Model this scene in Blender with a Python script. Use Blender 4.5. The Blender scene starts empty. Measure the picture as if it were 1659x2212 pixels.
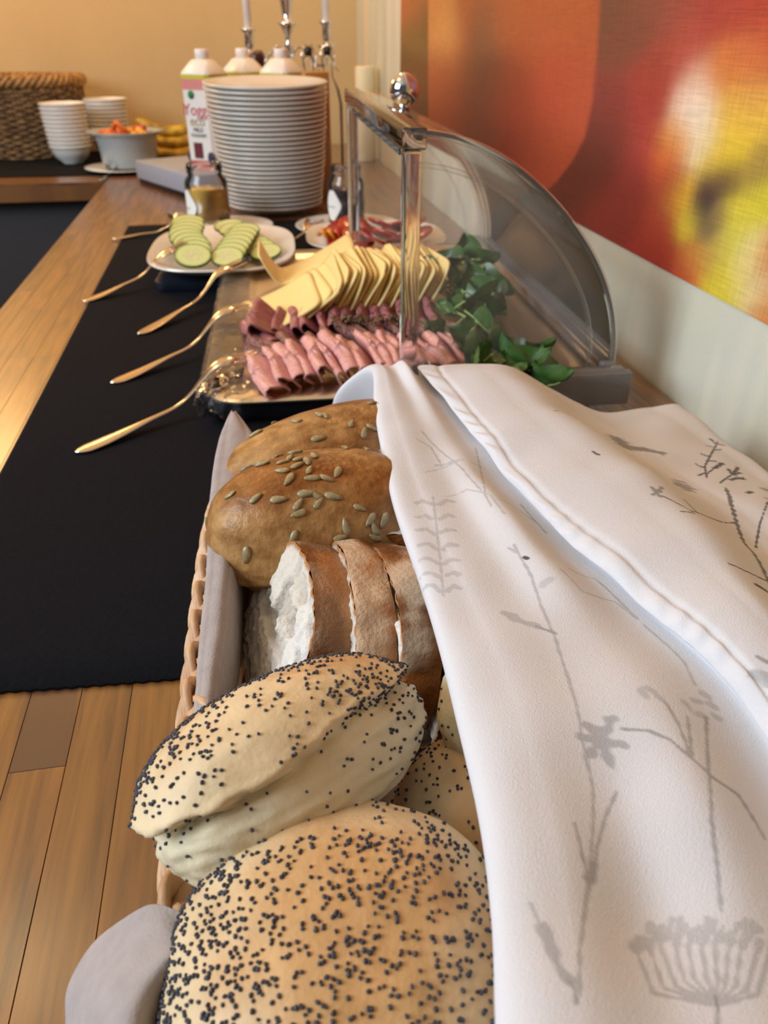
import bpy, bmesh, math, random, json
import numpy as np
from math import sin, cos, pi, radians, atan, tan, sqrt
from mathutils import Vector, Matrix
random.seed(7); RNG = np.random.RandomState(11)
SC = bpy.context.scene; COL = SC.collection

# ------------------------------------------------------------------ camera
cam_d = bpy.data.cameras.new('camera'); cam = bpy.data.objects.new('camera', cam_d); COL.objects.link(cam)
cam_d.sensor_fit = 'HORIZONTAL'; cam_d.sensor_width = 36.0; cam_d.lens = 36.0*1662/1659
cam_d.clip_start = .01; cam_d.clip_end = 50
PITCH = radians(31.7381); AZ = radians(9.8554)
cam.location = (0, 0, .33)
cam.rotation_euler = (pi/2-PITCH, 0, -AZ)
cam_d.dof.use_dof = True; cam_d.dof.focus_distance = .34; cam_d.dof.aperture_fstop = 19
SC.camera = cam
# ------------------------------------------------------------------ world, lights, exposure
w = bpy.data.worlds.new('room_air'); SC.world = w; w.use_nodes = True
w.node_tree.nodes['Background'].inputs[0].default_value = (.86, .88, 1, 1)
w.node_tree.nodes['Background'].inputs[1].default_value = .13
def light(name, kind, loc, energy, color, size=.1, target=None, sy=None):
    d = bpy.data.lights.new(name, kind); d.energy = energy; d.color = color
    if kind == 'AREA':
        d.size = size
        if sy: d.shape = 'RECTANGLE'; d.size_y = sy
    else: d.shadow_soft_size = size
    o = bpy.data.objects.new(name, d); COL.objects.link(o); o.location = loc
    if target is not None:
        o.rotation_euler = (Vector(target)-Vector(loc)).to_track_quat('-Z', 'Y').to_euler()
    return o
light('window_daylight', 'AREA', (-2.1, .15, 1.2), 104, (.78, .88, 1), 1.5, (.1, .45, 0), 1.2)
light('ceiling_lamp', 'POINT', (.15, 2.30, 1.25), 14, (1, .64, .29), .07)
light('pendant_lamp', 'POINT', (-.92, 2.55, 1.05), 34, (1, .60, .24), .18)
light('room_lamp', 'POINT', (-.75, 1.2, 1.7), 12, (1, .68, .34), .09)
SC.view_settings.view_transform = 'Standard'; SC.view_settings.look = 'None'
SC.view_settings.exposure = -.46; SC.view_settings.gamma = 1; SC.view_settings.use_curve_mapping = False

# ------------------------------------------------------------------ helpers
def lin(h):
    if isinstance(h, str):
        c = [int(h[i:i+2], 16)/255 for i in (0, 2, 4)]
    else: c = list(h)
    return [x/12.92 if x <= .04045 else ((x+.055)/1.055)**2.4 for x in c]
def lina(h): return np.array(lin(h))
def mat(name, color='cccccc', rough=.5, metal=0, bump=0, bscale=200, var=0, vscale=20, col2=None, attr=False, coat=0, sss=0, spec=.5, stretch=None, alpha=1, trans=0, ior=1.45):
    m = bpy.data.materials.new(name); m.use_nodes = True; nt = m.node_tree; N = nt.nodes; L = nt.links
    b = N['Principled BSDF']; b.inputs['Roughness'].default_value = rough; b.inputs['Metallic'].default_value = metal
    b.inputs['Specular IOR Level'].default_value = spec; b.inputs['Coat Weight'].default_value = coat; b.inputs['Coat Roughness'].default_value = .15
    b.inputs['Transmission Weight'].default_value = trans; b.inputs['IOR'].default_value = ior; b.inputs['Alpha'].default_value = alpha
    if sss: b.inputs['Subsurface Weight'].default_value = sss; b.inputs['Subsurface Radius'].default_value = (.006, .003, .0015); b.inputs['Subsurface Scale'].default_value = 1
    c = (*lin(color), 1)
    b.inputs['Base Color'].default_value = c
    tc = N.new('ShaderNodeTexCoord'); src = tc.outputs['Object']
    if stretch:
        mp = N.new('ShaderNodeMapping'); mp.inputs['Scale'].default_value = stretch; L.new(src, mp.inputs[0]); src = mp.outputs[0]
    base = None
    if attr:
        a = N.new('ShaderNodeAttribute'); a.attribute_name = 'Col'; base = a.outputs['Color']; L.new(base, b.inputs['Base Color'])
    if var or col2:
        n = N.new('ShaderNodeTexNoise'); n.inputs['Scale'].default_value = vscale; n.inputs['Detail'].default_value = 5; L.new(src, n.inputs['Vector'])
        r = N.new('ShaderNodeValToRGB'); r.color_ramp.elements[0].position = .38; r.color_ramp.elements[1].position = .64; L.new(n.outputs['Fac'], r.inputs[0])
        mx = N.new('ShaderNodeMix'); mx.data_type = 'RGBA'
        L.new(r.outputs[0], mx.inputs[0])
        if base is not None:
            mx.blend_type = 'MULTIPLY'; L.new(base, mx.inputs[6]); mx.inputs[7].default_value = (1-var, 1-var*1.2, 1-var*1.5, 1)
        else:
            mx.inputs[6].default_value = c; mx.inputs[7].default_value = (*lin(col2), 1) if col2 else (*[x*(1-var) for x in c[:3]], 1)
        L.new(mx.outputs[2], b.inputs['Base Color'])
    if bump:
        n = N.new('ShaderNodeTexNoise'); n.inputs['Scale'].default_value = bscale; n.inputs['Detail'].default_value = 4; L.new(src, n.inputs['Vector'])
        bp = N.new('ShaderNodeBump'); bp.inputs['Strength'].default_value = 1; bp.inputs['Distance'].default_value = bump; L.new(n.outputs['Fac'], bp.inputs['Height']); L.new(bp.outputs[0], b.inputs['Normal'])
    return m
def tag(o, label=None, cat=None, group=None, kind=None):
    if label: o['label'] = label
    if cat: o['category'] = cat
    if group: o['group'] = group
    if kind: o['kind'] = kind
    return o
def empty(name, loc=(0, 0, 0), rz=0):
    o = bpy.data.objects.new(name, None); COL.objects.link(o); o.location = loc; o.rotation_euler = (0, 0, rz); o.empty_display_size = .02; return o
def mk(name, V, F, m=None, parent=None, smooth=True, colors=None, loc=None, rot=None):
    me = bpy.data.meshes.new(name); me.from_pydata([tuple(map(float, v)) for v in V], [], F if isinstance(F, list) else F.tolist()); 
    if m: me.materials.append(m)
    if smooth: me.polygons.foreach_set('use_smooth', [True]*len(me.polygons))
    if colors is not None:
        a = me.color_attributes.new('Col', 'FLOAT_COLOR', 'POINT'); c = np.ones((len(V), 4), np.float32); c[:, :3] = colors; a.data.foreach_set('color', c.ravel())
    me.update()
    o = bpy.data.objects.new(name, me); COL.objects.link(o); o.parent = parent
    if loc is not None: o.location = loc
    if rot is not None: o.rotation_euler = rot
    return o
def link_copy(o, parent=None, loc=None, rot=None):
    c = o.copy(); COL.objects.link(c); c.parent = parent
    if loc is not None: c.location = loc
    if rot is not None: c.rotation_euler = rot
    return c
def copy_tree(o, parent=None):
    kids = list(o.children); c = link_copy(o, parent)
    for k in kids: copy_tree(k, c)
    return c
def gridf(nv, nu, wrapu=False, wrapv=False, off=0):
    i = np.arange(nv if wrapv else nv-1)[:, None]; j = np.arange(nu if wrapu else nu-1)[None]
    a = i*nu+j; b = i*nu+(j+1) % nu; c = ((i+1) % nv)*nu+(j+1) % nu; d = ((i+1) % nv)*nu+j
    return (np.stack([a, b, c, d], -1).reshape(-1, 4)+off).tolist()
class MB:
    def __init__(s): s.V = []; s.F = []; s.C = []
    def add(s, V, F, c=None):
        o = len(s.V); s.V += [tuple(v) for v in V]; s.F += [[i+o for i in f] for f in F]; s.C += [c if c is not None else (1, 1, 1)]*len(V)
        return s
    def box(s, x0, x1, y0, y1, z0, z1, b=0, R=None, c=None):
        if b <= 0:
            V = [(x, y, z) for x in (x0, x1) for y in (y0, y1) for z in (z0, z1)]
            F = [[0, 1, 3, 2], [4, 6, 7, 5], [0, 4, 5, 1], [2, 3, 7, 6], [0, 2, 6, 4], [1, 5, 7, 3]]
        else:
            bm = bmesh.new(); bmesh.ops.create_cube(bm, size=1)
            for v in bm.verts: v.co = ((x0+x1)/2+v.co.x*(x1-x0), (y0+y1)/2+v.co.y*(y1-y0), (z0+z1)/2+v.co.z*(z1-z0))
            bmesh.ops.bevel(bm, geom=bm.edges[:], offset=b, segments=2, affect='EDGES', profile=.5)
            bm.verts.index_update(); V = [tuple(v.co) for v in bm.verts]; F = [[v.index for v in f.verts] for f in bm.faces]; bm.free()
        if R is not None: V = [tuple(R @ Vector(v)) for v in V]
        return s.add(V, F, c)
    def tube(s, pts, r, seg=8, cap=True, closed=False, flat=1.0, up=(0, 0, 1), c=None):
        P = [Vector(p) for p in pts]; n = len(P); rr = r if hasattr(r, '__len__') else [r]*n; V = []
        for i, p in enumerate(P):
            if closed: t = P[(i+1) % n]-P[i-1]
            else: t = P[min(i+1, n-1)]-P[max(i-1, 0)]
            t.normalize(); u = Vector(up)
            if abs(t.dot(u)) > .95: u = Vector((1, 0, 0))
            a = t.cross(u).normalized(); b = a.cross(t)
            for k in range(seg):
                q = 2*pi*k/seg; V.append(tuple(p+a*cos(q)*rr[i]+b*sin(q)*rr[i]*flat))
        F = gridf(n, seg, True, closed)
        if cap and not closed: F += [list(range(seg))[::-1], list(range((n-1)*seg, n*seg))]
        return s.add(V, F, c)
    def lathe(s, prof, seg=40, cx=0, cy=0, z=0, sx=1, sy=1, c=None):
        V = []; F = []
        n = len(prof)
        for r, h in prof:
            for k in range(seg):
                q = 2*pi*k/seg; V.append((cx+cos(q)*r*sx, cy+sin(q)*r*sy, z+h))
        F = gridf(n, seg, True)
        if prof[0][0] > 1e-6: F.append(list(range(seg))[::-1])
        if prof[-1][0] > 1e-6: F.append(list(range((n-1)*seg, n*seg)))
        return s.add(V, F, c)
    def sphere(s, c, r, seg=16, rings=10, sc=(1, 1, 1), col=None):
        V = []
        for i in range(rings+1):
            a = -pi/2+pi*i/rings
            for k in range(seg): q = 2*pi*k/seg; V.append((c[0]+r*sc[0]*cos(a)*cos(q), c[1]+r*sc[1]*cos(a)*sin(q), c[2]+r*sc[2]*sin(a)))
        return s.add(V, gridf(rings+1, seg, True), col)
    def build(s, name, m, parent=None, smooth=True, **k):
        return mk(name, s.V, s.F, m, parent, smooth, **k)
def sharp(o, ang=35):
    me = o.data; bm = bmesh.new(); bm.from_mesh(me)
    for e in bm.edges:
        if len(e.link_faces) == 2 and e.calc_face_angle(0) > radians(ang): e.smooth = False
    bm.to_mesh(me); bm.free(); return o
def ordw(n):
    return ['first','second','third','fourth','fifth','sixth','seventh','eighth','ninth','tenth','eleventh','twelfth','thirteenth','fourteenth','fifteenth','sixteenth','seventeenth','eighteenth','nineteenth','twentieth','twenty-first','twenty-second','twenty-third','twenty-fourth','twenty-fifth','twenty-sixth','twenty-seventh','twenty-eighth','twenty-ninth','thirtieth'][n-1]
def noise3(P, f, seed, octv=3):
    r = np.random.RandomState(seed); out = np.zeros(len(P)); amp = 1; tot = 0
    for o in range(octv):
        for k in range(5):
            d = r.normal(size=3); d /= np.linalg.norm(d); out += amp*np.sin(P @ d*f*(.7+.6*r.rand())*(2**o)+r.rand()*6.28)
        tot += amp*1.6; amp *= .55
    return out/tot
def sstep(x, a, b):
    t = np.clip((x-a)/(b-a), 0, 1); return t*t*(3-2*t)
def ico(sub):
    bm = bmesh.new(); bmesh.ops.create_icosphere(bm, subdivisions=sub, radius=1); bm.verts.index_update()
    V = np.array([v.co[:] for v in bm.verts]); F = np.array([[v.index for v in f.verts] for f in bm.faces]); bm.free(); return V, F
def crom(P, n):
    P = np.asarray(P, float); P = np.concatenate([2*P[:1]-P[1:2], P, 2*P[-1:]-P[-2:-1]]); m = len(P)-3
    t = np.linspace(0, m, n); i = np.minimum(t.astype(int), m-1); f = (t-i).reshape(-1, *([1]*(P.ndim-1)))
    a, b, c, d = P[i], P[i+1], P[i+2], P[i+3]
    return .5*((2*b)+(c-a)*f+(2*a-5*b+4*c-d)*f*f+(-a+3*b-3*c+d)*f**3)
def text(body, size, m, parent, loc, rot, name='lettering', ext=.0003, align='CENTER'):
    c = bpy.data.curves.new(name, 'FONT'); c.body = body; c.size = size; c.align_x = align; c.extrude = ext
    t = bpy.data.objects.new('tmp', c); COL.objects.link(t); dg = bpy.context.evaluated_depsgraph_get(); dg.update()
    me = bpy.data.meshes.new_from_object(t.evaluated_get(dg)); bpy.data.objects.remove(t)
    me.materials.clear(); me.materials.append(m)
    o = bpy.data.objects.new(name, me); COL.objects.link(o); o.parent = parent; o.location = loc; o.rotation_euler = rot; return o
def clear_mat(name, tint=(.95, .95, .95), haze=.05, gl=1.0, rough=.03, hazecol=(.8, .8, .82), ior=1.45, bump=0, bscale=60):
    m = bpy.data.materials.new(name); m.use_nodes = True; nt = m.node_tree; N = nt.nodes; L = nt.links; N.remove(N['Principled BSDF'])
    out = N['Material Output']; t = N.new('ShaderNodeBsdfTransparent'); t.inputs[0].default_value = (*tint, 1)
    g = N.new('ShaderNodeBsdfGlossy'); g.inputs['Roughness'].default_value = rough; g.inputs[0].default_value = (gl, gl, gl, 1)
    d = N.new('ShaderNodeBsdfDiffuse'); d.inputs[0].default_value = (*hazecol, 1)
    fr = N.new('ShaderNodeFresnel'); fr.inputs[0].default_value = ior
    m1 = N.new('ShaderNodeMixShader'); m1.inputs[0].default_value = haze; L.new(t.outputs[0], m1.inputs[1]); L.new(d.outputs[0], m1.inputs[2])
    m2 = N.new('ShaderNodeMixShader'); L.new(fr.outputs[0], m2.inputs[0]); L.new(m1.outputs[0], m2.inputs[1]); L.new(g.outputs[0], m2.inputs[2]); L.new(m2.outputs[0], out.inputs[0])
    if bump:
        n = N.new('ShaderNodeTexNoise'); n.inputs['Scale'].default_value = bscale; n.inputs['Detail'].default_value = 3
        tc = N.new('ShaderNodeTexCoord'); L.new(tc.outputs['Object'], n.inputs['Vector'])
        bp = N.new('ShaderNodeBump'); bp.inputs['Distance'].default_value = bump; bp.inputs['Strength'].default_value = 1; L.new(n.outputs['Fac'], bp.inputs['Height'])
        for q in (g, d, fr): L.new(bp.outputs[0], q.inputs['Normal'])
    return m
# surface data in world metres: cloth control net, printed strokes (half width, darkness, points), napkin folds, mural colour samples
CLOTH=[[[0.0712,0.5885,0.0],[0.0592,0.5885,0.03],[0.08,0.6013,0.0376],[0.1053,0.6171,0.038],[0.1166,0.607,0.0431],[0.1278,0.5969,0.0383],[0.1438,0.5924,0.035],[0.1303,0.5947,0.044],[0.1471,0.5918,0.045],[0.1749,0.5859,0.048],[0.2026,0.5801,0.045],[0.2364,0.5792,0.025],[0.2586,0.5663,0.0155],[0.2808,0.5533,0.01],[0.3234,0.5673,0.005],[0.3609,0.5758,0.0],[0.3649,0.5758,-0.05]],[[0.0712,0.5765,0.05],[0.0592,0.5765,0.08],[0.08,0.5893,0.0876],[0.1053,0.6051,0.088],[0.1166,0.595,0.0931],[0.1278,0.5849,0.0883],[0.1438,0.5804,0.085],[0.1303,0.5827,0.094],[0.1471,0.5798,0.095],[0.1749,0.5739,0.098],[0.2026,0.5681,0.095],[0.2364,0.5672,0.075],[0.2586,0.5543,0.0655],[0.2808,0.5413,0.06],[0.3234,0.5553,0.055],[0.3609,0.5638,0.05],[0.3649,0.5638,-0.0]],[[0.0942,0.537,0.086],[0.0822,0.537,0.116],[0.0901,0.535,0.1209],[0.0997,0.5325,0.118],[0.1077,0.5296,0.1239],[0.1158,0.5267,0.1138],[0.1287,0.52,0.1116],[0.1176,0.5261,0.119],[0.1315,0.5185,0.122],[0.1585,0.5138,0.125],[0.1856,0.5091,0.122],[0.2228,0.521,0.095],[0.2468,0.5185,0.0815],[0.2709,0.5159,0.072],[0.3159,0.5393,0.064],[0.3562,0.5486,0.058],[0.3602,0.5486,0.008]],[[0.0856,0.4623,0.09],[0.0736,0.4623,0.12],[0.0851,0.4658,0.1254],[0.0992,0.4702,0.123],[0.1092,0.4717,0.1247],[0.1192,0.4732,0.1179],[0.1301,0.46,0.1164],[0.1214,0.4735,0.123],[0.1323,0.4566,0.127],[0.1592,0.4578,0.1295],[0.1861,0.4591,0.126],[0.2237,0.4819,0.098],[0.2478,0.4873,0.085],[0.2719,0.4927,0.076],[0.3178,0.5236,0.066],[0.3558,0.5274,0.06],[0.3598,0.5274,0.01]],[[0.0795,0.3955,0.092],[0.0675,0.3955,0.122],[0.0811,0.3978,0.1278],[0.0977,0.4006,0.126],[0.1103,0.4003,0.1257],[0.123,0.4,0.1209],[0.1328,0.3896,0.1202],[0.1258,0.3999,0.126],[0.1345,0.387,0.131],[0.1622,0.4002,0.1325],[0.1899,0.4133,0.128],[0.2277,0.4348,0.1],[0.2506,0.4455,0.089],[0.2735,0.4563,0.082],[0.3172,0.4934,0.07],[0.349,0.4879,0.062],[0.353,0.4879,0.012]],[[0.0751,0.3345,0.094],[0.0631,0.3345,0.124],[0.0785,0.3304,0.1307],[0.0973,0.3254,0.13],[0.1121,0.3282,0.1335],[0.1269,0.3311,0.124],[0.1356,0.3251,0.1232],[0.1302,0.3317,0.129],[0.1369,0.3235,0.134],[0.1681,0.3396,0.135],[0.1992,0.3558,0.13],[0.2332,0.3742,0.104],[0.2512,0.388,0.095],[0.2693,0.4018,0.09],[0.3179,0.4423,0.074],[0.346,0.4472,0.064],[0.35,0.4472,0.014]],[[0.0741,0.2671,0.096],[0.0621,0.2671,0.126],[0.0787,0.2646,0.1332],[0.099,0.2614,0.133],[0.1161,0.2644,0.1378],[0.1331,0.2673,0.1279],[0.1431,0.2712,0.1272],[0.1369,0.268,0.133],[0.1446,0.2721,0.138],[0.1727,0.2893,0.139],[0.2008,0.3066,0.134],[0.237,0.3286,0.108],[0.2534,0.3424,0.101],[0.2698,0.3562,0.098],[0.3155,0.3975,0.08],[0.342,0.4113,0.068],[0.346,0.4113,0.018]],[[0.0724,0.2245,0.098],[0.0604,0.2245,0.128],[0.078,0.221,0.1356],[0.0996,0.2166,0.136],[0.1202,0.2184,0.1368],[0.1407,0.2203,0.1318],[0.1507,0.2248,0.1312],[0.1453,0.2207,0.137],[0.1521,0.2259,0.142],[0.1741,0.2403,0.143],[0.1962,0.2547,0.138],[0.2359,0.2835,0.112],[0.2542,0.3001,0.106],[0.2726,0.3166,0.104],[0.3079,0.3496,0.088],[0.3383,0.368,0.072],[0.3423,0.368,0.022]],[[0.0693,0.1835,0.1],[0.0573,0.1835,0.13],[0.0765,0.1786,0.1376],[0.1,0.1726,0.138],[0.1238,0.1757,0.139],[0.1475,0.1788,0.1338],[0.157,0.1811,0.134],[0.1528,0.1795,0.139],[0.1581,0.1815,0.145],[0.1742,0.1958,0.1465],[0.1904,0.2101,0.142],[0.2309,0.2348,0.118],[0.2486,0.2473,0.111],[0.2664,0.2599,0.108],[0.3037,0.291,0.09],[0.3331,0.3074,0.075],[0.3371,0.3074,0.025]],[[0.0656,0.1417,0.101],[0.0536,0.1417,0.131],[0.0724,0.1389,0.1364],[0.0954,0.1354,0.134],[0.1217,0.1397,0.1404],[0.148,0.1441,0.1316],[0.1578,0.1469,0.132],[0.1539,0.145,0.137],[0.1588,0.1473,0.143],[0.1752,0.1601,0.1445],[0.1916,0.1728,0.14],[0.2279,0.1908,0.12],[0.243,0.198,0.113],[0.2582,0.2052,0.11],[0.2949,0.228,0.09],[0.322,0.2373,0.075],[0.326,0.2373,0.025]],[[0.0604,0.1114,0.102],[0.0484,0.1114,0.132],[0.0673,0.1089,0.1356],[0.0904,0.106,0.131],[0.1174,0.11,0.1364],[0.1444,0.1139,0.1295],[0.153,0.1157,0.1308],[0.1504,0.1148,0.135],[0.1536,0.116,0.142],[0.1719,0.1283,0.143],[0.1901,0.1406,0.138],[0.2207,0.1516,0.12],[0.2353,0.1558,0.113],[0.2499,0.1601,0.11],[0.286,0.1773,0.09],[0.3116,0.1844,0.075],[0.3156,0.1844,0.025]],[[0.0549,0.09,0.102],[0.0429,0.09,0.132],[0.0609,0.0855,0.1369],[0.083,0.08,0.134],[0.1102,0.0834,0.134],[0.1374,0.0867,0.1298],[0.146,0.0886,0.13],[0.1435,0.0875,0.135],[0.1466,0.0889,0.141],[0.1639,0.0984,0.1425],[0.1812,0.108,0.138],[0.2123,0.1157,0.12],[0.2247,0.1172,0.113],[0.2372,0.1186,0.11],[0.2703,0.1313,0.09],[0.2938,0.1342,0.075],[0.2978,0.1342,0.025]],[[0.0506,0.0745,0.101],[0.0386,0.0745,0.131],[0.0555,0.0682,0.1364],[0.0761,0.0606,0.134],[0.1016,0.06,0.136],[0.1272,0.0593,0.1289],[0.1348,0.0601,0.129],[0.1329,0.0592,0.134],[0.1352,0.0603,0.14],[0.1515,0.066,0.142],[0.1678,0.0718,0.138],[0.1955,0.0764,0.12],[0.2065,0.0771,0.113],[0.2175,0.0779,0.11],[0.251,0.0826,0.09],[0.2725,0.0838,0.075],[0.2765,0.0838,0.025]]]
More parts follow.
